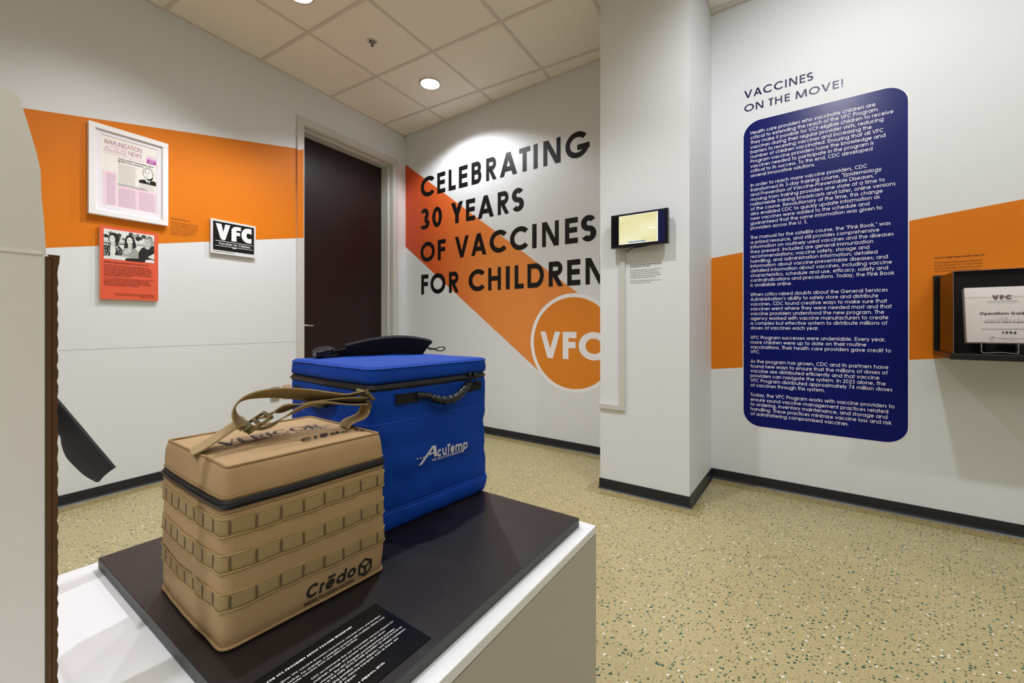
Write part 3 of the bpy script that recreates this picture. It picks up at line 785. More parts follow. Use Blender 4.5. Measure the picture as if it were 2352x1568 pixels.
small_text('wall_caption', 'tiny caption printed on the left wall stripe beside the white frame', FL, 391.2, 502.0, 0.0082,
    [('Immunization Action News, 1993', 1), ('', 0), ('Immunization Action News announced that after', 0), ('the passing of the legislation that would create', 0), ('the Vaccines for Children Program, CDC leaders', 0), ('joined a White House ceremony in support of', 0), ('making vaccines free for children who might', 0), ('not otherwise be vaccinated because of', 0), ('inability to pay at routine visits.', 0)], w=0.07, fitr=455, m=M_BROWNINK)

# ------------------------------------------------------------------ pictures on the left wall
def quadF(F, tl, tr, br, bl, n):
    P = [F.px(*c, n) for c in (tl, tr, br, bl)]
    return (P[0][0] + P[3][0]) / 2, (P[1][0] + P[2][0]) / 2, (P[2][1] + P[3][1]) / 2, (P[0][1] + P[1][1]) / 2
# white frame
nf = 0.035
x0, x1, y0, y1 = quadF(FL, (203.7, 274.8), (387, 331), (386.6, 519.3), (203.5, 488), nf)
fr = thing('picture_frame', FL.p((x0 + x1) / 2, y0, 0), 'white wooden picture frame holding a pink and black printed newsletter', 'picture frame')
fwid = 0.030
mb = MB()
for a, b2, c, e in ((x0, x1, y1 - fwid, y1), (x0, x1, y0, y0 + fwid), (x0, x0 + fwid, y0 + fwid, y1 - fwid), (x1 - fwid, x1, y0 + fwid, y1 - fwid)):
    mb.box(FL, a, b2, c, e, 0.001, nf)
mb.build('frame_moulding', mat('frame_white', (240, 239, 240), 0.4), fr, bevel=0.0015)
mx0, mx1, my0, my1 = quadF(FL, (232.3, 307.3), (360.9, 344), (359.3, 493), (233.8, 471), nf - 0.014)
mb = MB(); n_ = nf - 0.012
for a, b2, c, e in ((x0 + fwid, x1 - fwid, my1, y1 - fwid), (x0 + fwid, x1 - fwid, y0 + fwid, my0), (x0 + fwid, mx0, my0, my1), (mx1, x1 - fwid, my0, my1)):
    mb.box(FL, a, b2, c, e, 0.002, n_)
mb.build('mat_board', mat('mat_board', (234, 230, 236), 0.6), fr)
pn = n_ - 0.003
mb = MB(); mb.box(FL, mx0, mx1, my0, my1, 0.003, pn); news = mb.build('newsletter', mat('news_paper', (238, 233, 226), 0.6), fr)
pw, ph = mx1 - mx0, my1 - my0
NF = FL.sub(mx0, my0, pn)
def rect(mb, F, x0, y0, x1, y1, n, mi=0): mb.flat(F, [(x0, y0), (x1, y0), (x1, y1), (x0, y1)], n, mi)
M_PINKP = mat('pink_tint', (238, 208, 226), 0.6); M_MAG = mat('magenta_ink', (158, 30, 110), 0.6); M_VIO = mat('violet_ink', (170, 50, 160), 0.6); M_GREY = mat('grey_ink', (120, 116, 112), 0.7); M_PINKL = mat('pink_light_ink', (220, 150, 196), 0.6)
mb = MB(); rect(mb, NF, 0.02 * pw, 0.02 * ph, 0.26 * pw, 0.50 * ph, 0.0004); rect(mb, NF, 0.28 * pw, 0.02 * ph, 0.985 * pw, 0.33 * ph, 0.0004); mb.build('tint_block', M_PINKP, news)
mb = MB()
for k in range(8):
    rect(mb, NF, 0.805 * pw, (0.755 + 0.0115 * k) * ph, 0.985 * pw, (0.755 + 0.0115 * (k + 1)) * ph, 0.0005, min(3, k // 2))
mb.build('logo_block', [mat('mag0', (160, 34, 150), .6), mat('mag1', (176, 66, 168), .6), mat('mag2', (200, 120, 194), .6), mat('mag3', (222, 180, 216), .6)], news)
mb = MB()
text(mb, on(NF, .0006), 'IMMUNIZATION', 0.05 * pw, 0.885 * ph, 0.062 * ph, w=0.05, fit=0.66 * pw)
text(mb, on(NF, .0006), 'NEWS', 0.47 * pw, 0.80 * ph, 0.062 * ph, w=0.05, fit=0.24 * pw)
text(mb, on(NF, .0006), 'T', 0.285 * pw, 0.655 * ph, 0.03 * ph, w=0.09)
rect(mb, NF, 0.03 * pw, 0.793 * ph, 0.44 * pw, 0.797 * ph, 0.0006)
mb.build('masthead', M_MAG, news)
mb = MB(); text(mb, on(NF, .0006), 'ACTION', 0.04 * pw, 0.805 * ph, 0.062 * ph, w=0.05, fit=0.37 * pw, slant=0.4)
for k in range(2): text(mb, on(NF, .0006), 'from the Office of the Director, Immunization Program news for public health', 0.04 * pw, (0.768 - 0.02 * k) * ph, 0.011 * ph, w=0.05, fit=0.72 * pw)
text(mb, on(NF, .0007), 'Planning', 0.83 * pw, 0.862 * ph, 0.018 * ph, w=0.05, fit=0.13 * pw)
mb.build('subtitle', M_PINKL, news)
mb = MB(); text(mb, on(NF, .0008), 'Programs', 0.83 * pw, 0.815 * ph, 0.016 * ph, w=0.08, fit=0.13 * pw); text(mb, on(NF, .0008), 'NEWS', 0.85 * pw, 0.77 * ph, 0.02 * ph, w=0.08, fit=0.09 * pw); mb.build('logo_words', M_WHITE, news)
mb = MB(); text(mb, on(NF, .0006), 'Clinton praises immunization efforts', 0.28 * pw, 0.705 * ph, 0.022 * ph, w=0.10, fit=0.66 * pw); text(mb, on(NF, .0006), 'at White House ceremony', 0.28 * pw, 0.672 * ph, 0.022 * ph, w=0.10, fit=0.46 * pw)
text(mb, on(NF, .0006), 'New effort launched to immunize childhood', 0.28 * pw, 0.347 * ph, 0.0105 * ph, w=0.1, fit=0.5 * pw); text(mb, on(NF, .0006), 'immunization through proposed new rules', 0.28 * pw, 0.329 * ph, 0.0105 * ph, w=0.1, fit=0.55 * pw)
mb.build('article_heading', M_INK, news)
WORDS = 'children vaccine program health state public care providers immunization national disease the of and to in for with rates levels will new goal year'.split()
def greek(mb, F, x0, x1, y0, y1, lines, n, w=0.05):
    p = (y1 - y0) / lines
    for k in range(lines):
        s_ = ' '.join(random.choice(WORDS) for _ in range(7)); tw = text_width(s_)
        cap = p * 0.62; xs = 1.0
        while tw * cap * xs > (x1 - x0) * 1.15: s_ = s_[:-4]; tw = text_width(s_)
        text(mb, on(F, n), s_, x0, y1 - (k + 1) * p, cap, w=w, fit=(x1 - x0) * random.uniform(.88, 1))
mb = MB()
greek(mb, NF, 0.285 * pw, 0.62 * pw, 0.35 * ph, 0.655 * ph, 26, .0006)
greek(mb, NF, 0.66 * pw, 0.975 * pw, 0.34 * ph, 0.43 * ph, 8, .0006)
greek(mb, NF, 0.29 * pw, 0.62 * pw, 0.03 * ph, 0.30 * ph, 22, .0006)
greek(mb, NF, 0.66 * pw, 0.975 * pw, 0.03 * ph, 0.31 * ph, 22, .0006)
greek(mb, NF, 0.09 * pw, 0.24 * pw, 0.04 * ph, 0.48 * ph, 20, .0006)
mb.build('body_text', M_GREY, news)
# generic line-art bust in the newsletter
PFm = NF.sub(0.66 * pw, 0.435 * ph)
bw, bh = 0.325 * pw, 0.245 * ph
def pl(mb, F, pts, n, mi=0): mb.flat(F, [(x * bw, y * bh) for x, y in pts], n, mi)
def tri_fan(mb, F, pts, n, mi, sx, sy):
    cxm = sum(p[0] for p in pts) / len(pts); cym = sum(p[1] for p in pts) / len(pts)
    for k in range(len(pts)):
        a, b2 = pts[k], pts[(k + 1) % len(pts)]
        mb.flat(F, [(cxm * sx, cym * sy), (a[0] * sx, a[1] * sy), (b2[0] * sx, b2[1] * sy)], n, mi)
def ell(cx, cy, rx, ry, k=20, a0=0, a1=360): return [(cx + rx * math.cos(math.radians(a0 + (a1 - a0) * i / k)), cy + ry * math.sin(math.radians(a0 + (a1 - a0) * i / k))) for i in range(k)]
mb = MB()
T3 = lambda pts, n, mi: tri_fan(mb, PFm, pts, n, mi, bw, bh)
T3([(0.0, 0.0), (0.0, .16), (.3, .26), (.42, .2), (.52, .0)], .0005, 0); T3([(.55, .0), (.66, .22), (.8, .30), (1.0, .22), (1.0, 0.0)], .0005, 0)
T3([(.4, .2), (.36, .36), (.72, .5), (.82, .30), (.66, .22), (.52, .02)], .00055, 1)
T3([(.38, .36), (.6, .28), (.82, .52), (.8, .36), (.7, .24), (.5, .26)], .0006, 0)
T3([(.49, .2), (.55, .22), (.58, .15), (.56, .0), (.5, .0), (.48, .12)], .0007, 2)
T3(ell(.53, .66, .31, .34), .0007, 0); T3(ell(.53, .66, .285, .32), .0008, 1)
def hair(r0, r1, n, mi, a0=-8, a1=168):
    for k in range(16):
        q4 = []
        for a, r in ((a0 + (a1 - a0) * k / 16, r0), (a0 + (a1 - a0) * k / 16, r1), (a0 + (a1 - a0) * (k + 1) / 16, r1), (a0 + (a1 - a0) * (k + 1) / 16, r0)):
            a = math.radians(a); q4.append(((.53 + .30 * r * math.cos(a)) * bw, (.66 + (.36 * r - (.07 if r < 1 else 0) * (1 + math.sin(3 * a)) * .5) * math.sin(a)) * bh))
        mb.flat(PFm, q4, n, mi)
hair(.80, 1.10, .0009, 0); hair(.84, 1.06, .00095, 3)
for k in range(5): mb.flat(PFm, [((.33 + .09 * k) * bw, .92 * bh), ((.40 + .09 * k) * bw, .985 * bh), ((.405 + .09 * k) * bw, .975 * bh), ((.34 + .09 * k) * bw, .915 * bh)], .001, 0)
for ex in (.38, .56): mb.flat(PFm, [((ex - .055) * bw, .715 * bh), ((ex + .055) * bw, .72 * bh), ((ex + .05) * bw, .75 * bh), ((ex - .04) * bw, .745 * bh)], .001, 0); mb.flat(PFm, [((ex - .03) * bw, .66 * bh), ((ex + .035) * bw, .66 * bh), ((ex + .03) * bw, .69 * bh), ((ex - .03) * bw, .69 * bh)], .001, 0)
mb.flat(PFm, [(.42 * bw, .55 * bh), (.5 * bw, .55 * bh), (.49 * bw, .575 * bh), (.46 * bw, .6 * bh)], .001, 0)
mb.flat(PFm, [(.40 * bw, .47 * bh), (.55 * bw, .46 * bh), (.54 * bw, .485 * bh), (.42 * bw, .49 * bh)], .001, 0)
T3(ell(.80, .6, .05, .09, 10), .001, 0); T3(ell(.80, .6, .03, .065, 10), .0011, 1)
mb.build('portrait_drawing', [M_INK, mat('news_white', (240, 236, 230), .6), mat('tie_grey', (50, 50, 44), .6), mat('hair_grey', (205, 200, 194), .6)], news)

# orange text board with a black and white photograph
no = 0.02
x0, x1, y0, y1 = quadF(FL, (229, 516.4), (363.4, 536), (363.4, 691.8), (229, 685.9), no)
ob = thing('text_board', FL.p((x0 + x1) / 2, y0, 0), 'orange-red text board with a black and white group photograph, below the white frame', 'board')
mb = MB(); mb.box(FL, x0, x1, y0, y1, 0.008, no, 0, 1); mb.build('panel', [mat('board_red', (230, 92, 58), 0.5), M_WHITE], ob)
mb = MB(); mb.box(FL, x0 + 0.05, x1 - 0.05, y0 + 0.05, y1 - 0.05, 0.001, 0.0078); mb.build('wall_cleat', M_TRIM, ob)
qx0, qx1, qy0, qy1 = quadF(FL, (238.4, 523.4), (354, 541.4), (354, 604.8), (238.4, 593), no)
PH = FL.sub(qx0, qy0, no); sw, sh = qx1 - qx0, qy1 - qy0
GR = [mat('ph%d' % v, (v, v, v - 3), .55) for v in (18, 60, 110, 160, 200, 228)]
mb = MB()
def Q(pts, k, mi): tri_fan(mb, PH, pts, 0.0004 + 0.00004 * k, mi, sw, sh)
Q([(0, 0), (1, 0), (1, 1), (0, 1)], 0, 5)
for k, (cx, cy, r, g) in enumerate([(.13, .87, .06, 2), (.29, .84, .06, 1), (.3, .74, .045, 3), (.38, .72, .05, 2), (.52, .93, .06, 1), (.6, .86, .08, 3), (.68, .8, .09, 0), (.78, .9, .07, 1), (.72, .72, .05, 5), (.9, .86, .08, 1), (.04, .76, .06, 0), (.45, .8, .04, 2), (.66, .93, .04, 2), (.84, .8, .05, 2)]):
    Q(ell(cx, cy, r * .8, r, 9, 13 * k, 360 + 13 * k), 1 + k * .1, g)
Q([(0, .53), (1, .60), (1, .68), (0, .62)], 3, 4); Q([(0, .50), (.95, .57), (.95, .60), (0, .535)], 4, 0); Q([(.6, .50), (1, .52), (1, .58), (.6, .56)], 4.5, 5)
# third sitter: dark jacket, light bobbed hair, glasses
Q([(.68, .05), (.66, .3), (.74, .5), (.84, .58), (1, .62), (1, 0), (.7, 0)], 6, 0); Q([(.86, .2), (1, .35), (1, .12)], 6.5, 5)
Q([(.80, .5), (.88, .46), (.93, .58), (.82, .6)], 7, 4)
Q(ell(.89, .73, .10, .17, 18), 7, 3); Q(ell(.855, .69, .062, .125, 16), 8, 4); Q([(.93, .62), (1.0, .66), (1.0, .78), (.95, .82)], 8.2, 3)
for ex in (.83, .88): Q(ell(ex, .72, .022, .024, 10), 9, 1); Q(ell(ex, .72, .017, .018, 10), 9.5, 4)
Q([(.83, .62), (.87, .62), (.865, .635), (.835, .635)], 9.6, 1)
# second sitter: pale jacket, long dark hair
Q([(.3, .02), (.33, .3), (.40, .44), (.6, .48), (.68, .3), (.66, .12), (.5, .0)], 10, 3); Q([(.36, .25), (.42, .42), (.5, .38), (.47, .2)], 10.5, 4)
Q([(.38, .42), (.4, .7), (.43, .85), (.49, .9), (.56, .86), (.6, .72), (.63, .5), (.56, .42), (.48, .44)], 11, 0)
Q([(.46, .38), (.54, .38), (.55, .56), (.46, .56)], 12, 4); Q(ell(.495, .68, .058, .135, 18), 13, 5)
for ex in (.475, .52): Q(ell(ex, .71, .011, .013, 8), 14, 0)
Q([(.47, .615), (.525, .61), (.51, .59), (.485, .592)], 14, 1); Q(ell(.5, .33, .02, .035, 10), 14, 5)
# first sitter: patterned jacket, short dark hair
Q([(.0, .1), (.0, .45), (.1, .5), (.26, .52), (.35, .36), (.34, .1)], 15, 0)
rs = random.Random(5)
for k in range(70):
    cx, cy = rs.uniform(.01, .33), rs.uniform(.1, .48)
    if cx + cy > .74: continue
    a = rs.uniform(0, 3.1); l = rs.uniform(.01, .02)
    Q([(cx - l * math.cos(a), cy - l * 2 * math.sin(a)), (cx - .006, cy + .014), (cx + l * math.cos(a), cy + l * 2 * math.sin(a)), (cx + .006, cy - .014)], 16, 5)
Q([(.12, .08), (.12, .46), (.2, .46), (.22, .3), (.2, .08)], 17, 5)
Q(ell(.19, .7, .11, .2, 18), 17.5, 0); Q([(.13, .44), (.21, .44), (.22, .58), (.13, .56)], 18, 4); Q(ell(.155, .67, .055, .135, 18), 19, 5)
for ex in (.13, .17): Q(ell(ex, .7, .010, .012, 8), 20, 0)
Q([(.13, .60), (.165, .60), (.16, .585), (.135, .585)], 20, 1)
# laps and papers
Q([(.12, .0), (.1, .12), (.35, .16), (.62, .05), (.5, 0)], 21, 5); Q([(.4, .0), (.42, .08), (.7, .12), (.75, .0)], 21.5, 0); Q([(.8, 0), (.82, .09), (.93, .12), (1, .09), (1, 0)], 22, 5); Q([(.3, .12), (.36, .17), (.5, .13), (.46, .09)], 22, 4)
mb.build('photograph', GR, ob)
mb = MB(); BW = x1 - x0; bx0 = qx0; cap = (qy0 - y0) * 0.042
def bt(s_, yf, fit, al='l', b=0.06):
    y = y0 + (qy0 - y0) * yf
    if al == 'l': text(mb, on(FL, no + .0006), s_, bx0, y, cap, w=b, fit=fit * sw)
    else: text(mb, on(FL, no + .0006), s_, qx1 - fit * sw, y, cap * .85, w=b, fit=fit * sw)
bt('CREATING A STRONG FOUNDATION OF VACCINE ADVOCACY', .90, .88, b=.11)
for k, (s_, f_) in enumerate([('Years before the VFC, advocates pushed for greater access to', .88), ('vaccines. In the 1970s, early immunization champions raised', .93), ('funds to increase immunization rates in their home states of Arkansas', .97), ('and Georgia, respectively. During that presidency, the', .93), ('women worked for greater support for vaccine distribution and', .90), ('success at the federal level and state laws to make sure every child', .95), ('entering kindergarten is vaccinated.', .54)]):
    bt(s_, .83 - .042 * k, f_)
for k, (s_, f_) in enumerate([('In 1991, the advocates founded Every Child by Two, now called', .99), ('Vaccinate Your Family. They and many others were the catalysts', .89), ('behind the VFC Program. They also supported efforts to ensure', .90), ('children and pregnant people with Women, Infants, and Children', .94), ('(WIC) benefits are screened for immunizations.', .68)]):
    bt(s_, .505 - .042 * k, f_)
for k, (s_, f_) in enumerate([('First advocates sitting together at the signing of the national program', .82), ('alongside the Secretary of Health and Human Services in the capital', .78), ('courtesy archives, 1993', .30)]): bt(s_, .135 - .035 * k, f_, 'r', .05)
mb.build('paragraph_text', mat('board_ink', (88, 26, 18), .6), ob)

# black and white initials sign
ns = 0.022
x0, x1, y0, y1 = quadF(FL, (484.5, 500), (587.5, 520.7), (587, 593), (484, 579.3), ns)
sg = thing('sign', FL.p((x0 + x1) / 2, y0, 0), 'small white-edged black sign with bold white initials, left of the door', 'sign')
mb = MB(); mb.box(FL, x0, x1, y0, y1, 0.006, ns); mb.build('panel', mat('sign_white', (226, 226, 228), .45), sg)
mb = MB(); mb.box(FL, x0 + .04, x1 - .04, y0 + .04, y1 - .04, 0, 0.007); mb.build('wall_cleat', M_TRIM, sg)
kx0, kx1, ky0, ky1 = quadF(FL, (489.3, 506), (583.4, 523.6), (583.4, 584.6), (489.3, 572.5), ns)
mb = MB(); mb.box(FL, kx0, kx1, ky0, ky1, ns, ns + .0006); mb.build('black_field', M_INK, sg)
kw, kh = kx1 - kx0, ky1 - ky0; SGF = FL.sub(kx0, ky0, ns)
mb = MB(); P_ = on(SGF, .0012)
# chunky rounded initials
fk = [0]
def fat(pts):
    fk[0] += 1; mb.face([P_(a * kw, b2 * kh) + FL.en * fk[0] * 4e-5 for a, b2 in pts])
fat([(.06, .93), (.19, .93), (.27, .42), (.22, .36), (.17, .42)]); fat([(.40, .93), (.28, .93), (.20, .42), (.22, .36), (.28, .38)])
fat([(.43, .38), (.55, .38), (.55, .80), (.43, .80)]); fat([(.55, .72), (.64, .72), (.64, .60), (.55, .60)])
o_ = []; arcq(o_, .56, .76, .13, .16, 90, 180, .06, .07); arcq(o_, .84, .66, .17, .27, 88, 272, .065, .09)
for q_ in o_: fat(q_[::-1])
fat([(.56, .92), (.66, .92), (.66, .79), (.56, .79)]); fat([(.83, .93), (.93, .93), (.93, .73), (.83, .76)]); fat([(.83, .39), (.93, .39), (.93, .57), (.83, .55)])
for yy in (.335, .165): mb.flat(SGF, [(.05 * kw, yy * kh), (.96 * kw, yy * kh), (.96 * kw, (yy - .016) * kh), (.05 * kw, (yy - .016) * kh)], .0012)
mb.flat(SGF, [(.45 * kw, .152 * kh), (.55 * kw, .152 * kh), (.55 * kw, .12 * kh), (.45 * kw, .12 * kh)], .0012)
text(mb, P_, 'Vaccines for Children', .13 * kw, .205 * kh, .085 * kh, w=.085, fit=.77 * kw)
mb.build('initials', M_WHITE, sg)
mb = MB(); text(mb, on(FL, ns + .0006), 'The original Vaccines for Children logo, 1994', kx0, y0 + .012, .007, w=.09, fit=kw * .5); mb.build('caption', M_INK, sg)

# wall plates low on the left wall
for k, (ua, ub, va, vb, m_, lab) in enumerate([(621, 640.5, 889.5, 922, M_STEEL, 'steel outlet cover plate low on the left wall'), (648.5, 667, 884, 915, mat('pink_plate', (205, 178, 160), .4), 'beige outlet cover plate beside the blue bag, low on the left wall')]):
    xa, xb = FL.px(ua, va)[0], FL.px(ub, va)[0]; zt, zb = FL.px(ua, va)[1], FL.px(ua, vb)[1]
    t_ = thing('outlet', FL.p((xa + xb) / 2, zb, 0), lab, 'outlet')
    mb = MB(); mb.box(FL, xa, xb, zb, zt, 0, 0.006); mb.build('cover_plate', m_, t_, bevel=.0015)
    mb = MB()
    for zz in (.3, .7): mb.disc(FL, (xa + xb) / 2, zb + (zt - zb) * zz, .014, .006, .0075, 16)
    mb.build('socket', M_TRIM, t_)

# ------------------------------------------------------------------ screen, cable duct and caption on the column
nt_ = 0.065
x0, x1, y0, y1 = quadF(FC, (1402.3, 496.4), (1533.7, 475), (1535, 556.5), (1404, 571.5), nt_)
tv = thing('screen', FC.p((x0 + x1) / 2, (y0 + y1) / 2, 0), 'small black flat screen on the column showing a pale yellow picture', 'screen')
mb = MB(); mb.box(FC, x0, x1, y0, y1, nt_ - 0.03, nt_); mb.build('housing', M_BLACK, tv, bevel=.003)
mb = MB(); mb.box(FC, x0 + .05, x1 - .05, y0 + .04, y1 - .04, 0.012, nt_ - .029); mb.build('rear_bulge', M_BLACK, tv)
mb = MB(); mb.box(FC, (x0 + x1) / 2 - .04, (x0 + x1) / 2 + .04, (y0 + y1) / 2 - .04, (y0 + y1) / 2 + .04, 0, 0.013); mb.build('wall_bracket', M_METAL, tv)
gw, gh = x1 - x0, y1 - y0; TF = FC.sub(x0, y0, nt_)
mb = MB(); mb.box(TF, .03 * gw, .97 * gw, .05 * gh, .945 * gh, 0, .0006); mb.build('glass', mat('screen_glass', (6, 7, 14), .12), tv)
mb = MB(); rect(mb, TF, .845 * gw, .055 * gh, .955 * gw, .94 * gh, .0009); mb.build('side_bar', mat('screen_navy', (8, 14, 44), .2, emit=(10, 18, 60), estr=.6), tv)
def screen_mat():
    m = mat('screen_picture', (40, 38, 30), 0.3); nt = m.node_tree; b = nt.nodes['Principled BSDF']; tc = nt.nodes.new('ShaderNodeTexCoord')
    n = nt.nodes.new('ShaderNodeTexNoise'); n.inputs['Scale'].default_value = 9; r = nt.nodes.new('ShaderNodeValToRGB')
    r.color_ramp.elements[0].color = lin((230, 224, 164)); r.color_ramp.elements[1].color = lin((242, 236, 192)); r.color_ramp.elements[0].position = .35; r.color_ramp.elements[1].position = .65
    nt.links.new(tc.outputs['Object'], n.inputs['Vector']); nt.links.new(n.outputs[0], r.inputs[0]); nt.links.new(r.outputs[0], b.inputs['Emission Color']); b.inputs['Emission Strength'].default_value = 0.97
    return m
mb = MB(); rect(mb, TF, .15 * gw, .085 * gh, .835 * gw, .935 * gh, .0009); mb.build('picture', screen_mat(), tv)
mb = MB(); rect(mb, TF, .15 * gw, .925 * gh, .835 * gw, .935 * gh, .0011); rect(mb, TF, .822 * gw, .085 * gh, .835 * gw, .935 * gh, .0011); rect(mb, TF, .15 * gw, .082 * gh, .835 * gw, .09 * gh, .0011)
rect(mb, TF, .67 * gw, .475 * gh, .81 * gw, .50 * gh, .0011)
mb.build('bright_edge', mat('screen_white', (60, 60, 60), .3, emit=(250, 252, 255), estr=1), tv)
mb = MB(); rs = random.Random(2)
for k in range(16):
    a = .33 + k * .0185; rect(mb, TF, a * gw, (.115 + rs.uniform(-.004, .006)) * gh, (a + .016) * gw, (.15 + rs.uniform(-.006, .006)) * gh, .0012)
mb.build('caption_bar', mat('screen_blue', (10, 30, 60), .3, emit=(40, 130, 210), estr=.9), tv)
# duct
ua, ub = FC.px(1424, 700)[0], FC.px(1437, 700)[0]; zb = FC.px(1437, 943)[1]; zt = y0 + .03
xe = -0.006; zw = ub - ua
cd = thing('cable_duct', FC.p(ua, zb, 0), 'white plastic cable duct running down the column from the screen', 'duct')
mb = MB(); mb.prism(FC, [(ua, zt), (ub, zt), (ub, zb), (ua, zb + zw * .9)], 0.0005, 0.012); mb.build('vertical_run', M_TRIM, cd, bevel=.0012)
mb = MB(); mb.prism(FC, [(xe, zb + zw * .9), (ua, zb + zw * .9), (ub, zb), (xe, zb)], 0.0005, 0.0122); mb.build('horizontal_run', M_TRIM, cd, bevel=.0012)
cb = MB(); a = FC.px(1438, 577, .02); pts = [FC.p(ub + .002, zb + .3, .005), FC.p(ub + .002, a[1] - .05, .006), FC.p(a[0], a[1], .012), FC.p(*FC.px(1452, 570, .03), .03), FC.p(*FC.px(1475, 566, .04), .04), FC.p(*FC.px(1505, 560, .04), .04)]
def smooth_path(pts, n=8):
    pts = [Vector(p) for p in pts]; out = []
    P = [pts[0] * 2 - pts[1]] + pts + [pts[-1] * 2 - pts[-2]]
    for i in range(1, len(P) - 2):
        for k in range(n):
            t = k / n; a, b, c, d_ = P[i - 1], P[i], P[i + 1], P[i + 2]
            out.append(0.5 * ((2 * b) + (c - a) * t + (2 * a - 5 * b + 4 * c - d_) * t * t + (3 * b - a - 3 * c + d_) * t ** 3))
    out.append(pts[-1]); return out
cb.tube(smooth_path(pts[2:]), .0028, 6); tag(cb.build('power_cable', M_BLACK, smooth=True), 'thin black cable drooping under the screen', 'cable')
small_text('wall_caption', 'tiny dark caption printed on the column below the screen', FC, 1447, 610.5, 0.0068,
    [('Immunization Communication Campaigns Public Service', 1), ('Announcements (PSAs), 1990 - 2000s', 1), ('', 0), ('Radio and television public service announcements (PSAs)', 0), ('have long been used to broadcast messages about', 0), ('immunization. Sometimes serious, sometimes playful, the', 0), ('campaign materials reached caught to inform caregivers', 0), ('with children about the benefits of immunization.', 0), ('', 0), ('Each PSA listed a toll free number to find free or low-cost', 0), ('vaccinations through the VFC Program.', 0)], w=0.06, fitr=1519, m=M_FAINT)

# ------------------------------------------------------------------ wall display case at the right
# depth of the shelf from its lower left edge
nb = 0.02
ax, az = FB.px(2144.6, 815.4, nb); zt_ = FB.px(2144.6, 632.7, nb)[1]
best = min((abs(FB.px(2183, 825.5, n / 1000)[0] - ax), n / 1000) for n in range(40, 400)); ND = best[1]
az = (az + FB.px(2183, 825.5, ND)[1]) / 2
CWD = 0.56
case = thing('display_case', FB.p(ax + CWD / 2, az, 0), 'black wall display case with a clear cover over a white binder', 'display case')
M_CASEB = mat('case_black', (20, 17, 18), .3)
mb = MB(); mb.box(FB, ax, ax + CWD, az, zt_, 0.0, nb); mb.build('back_panel', M_CASEB, case, bevel=.002)
sh_t = FB.px(2183, 811.6, ND)[1]
mb = MB(); mb.box(FB, ax, ax + CWD, az, sh_t, nb, ND); mb.build('shelf', M_CASEB, case, bevel=.002)
gx0 = FB.px(2190, 700, ND - .012)[0]; gtop = FB.px(2192, 623.5, ND - .012)[1]
def acryl(nm='clear_acrylic', ior=1.13):
    m = mat(nm, (255, 246, 238), 0.03); nt = m.node_tree
    tr = nt.nodes.new('ShaderNodeBsdfTransparent'); tr.inputs[0].default_value = (.975, .97, .97, 1)
    gl = nt.nodes.new('ShaderNodeBsdfGlossy'); gl.inputs['Roughness'].default_value = 0.04
    fr_ = nt.nodes.new('ShaderNodeFresnel'); fr_.inputs[0].default_value = ior; mx = nt.nodes.new('ShaderNodeMixShader')
    nt.links.new(fr_.outputs[0], mx.inputs[0]); nt.links.new(tr.outputs[0], mx.inputs[1]); nt.links.new(gl.outputs[0], mx.inputs[2])
    nt.links.new(mx.outputs[0], nt.nodes['Material Output'].inputs[0])
    return m
M_ACR = acryl(); M_ACRS = acryl('clear_acrylic_side', 1.32)
T = 0.0035; g0, g1 = gx0, ax + CWD - .012; gn = ND - .012
mb = MB()
mb.box(FB, g0, g0 + T, sh_t, gtop, nb, gn); o = mb.build('cover_side', M_ACRS, case)
mb = MB(); mb.box(FB, g1 - T, g1, sh_t, gtop, nb, gn); mb.build('cover_side', M_ACR, case)
mb = MB(); mb.box(FB, g0 + T, g1 - T, sh_t, gtop - T, gn - T, gn); mb.build('cover_front', M_ACR, case)
mb = MB(); mb.box(FB, g0 + T, g1 - T, gtop - T, gtop, nb, gn); mb.build('cover_top', M_ACR, case)
mb = MB()
e_ = .0012
for x_ in (g0, g1): mb.box(FB, x_ - e_, x_ + e_, sh_t, gtop, gn - e_, gn + e_)
mb.box(FB, g0, g1, gtop - e_, gtop + e_, gn - e_, gn + e_)
mb.build('glued_edge', mat('acrylic_edge', (90, 84, 92), .25), case)
# binder leaning back on a clear easel
bn0, bn1 = ND - .055, ND - .10      # bottom and top offsets from the wall
pbl = FB.p(*FB.px(2221, 785.7, bn0), bn0); ptl = FB.p(*FB.px(2207.7, 661.4, bn1), bn1)
hgt = (ptl - pbl).length; upv = (ptl - pbl) - db * (ptl - pbl).dot(db); FBi = Fr(pbl, db, upv.normalized()); hgt = upv.length
binw = (FB.px(2302, 700, bn0)[0] - FB.px(2214, 700, bn0)[0]) * 2.05
bd = thing('binder', pbl + db * binw / 2, 'white ring binder with grey printed title inside the wall case', 'binder')
bth = 0.035
M_VINYL = mat('white_vinyl', (232, 226, 222), .22, coat=.3)
mb = MB(); mb.box(FBi, 0, binw, 0, hgt, -.003, 0); cov = mb.build('front_cover', M_VINYL, bd, bevel=.0015)
mb = MB(); mb.box(FBi, 0, binw, 0, hgt, -bth, -bth + .003); mb.build('back_cover', M_VINYL, bd, bevel=.0015)
mb = MB(); mb.box(FBi, -.001, .002, .002, hgt - .002, -bth + .003, -.003); mb.build('spine', mat('binder_spine', (176, 166, 158), .4), bd)
mb = MB(); mb.box(FBi, .006, binw - .006, .004, hgt - .006, -bth + .006, -.006); mb.build('pages', mat('page_edges', (214, 208, 196), .8), bd)
mb = MB(); P_ = on(FBi, .0006); cxm = binw * .5
kf = lambda u, v: FBi.px(u, v)
vb_ = kf(2302, 688)[1]; vt_ = kf(2302, 677.3)[1]
text(mb, P_, 'VFC', kf(2279, 683)[0], vb_, vt_ - vb_, w=.17, fit=kf(2325, 683)[0] - kf(2279, 683)[0])
mb.build('cover_initials', mat('cover_purple', (120, 92, 96), .5), cov)
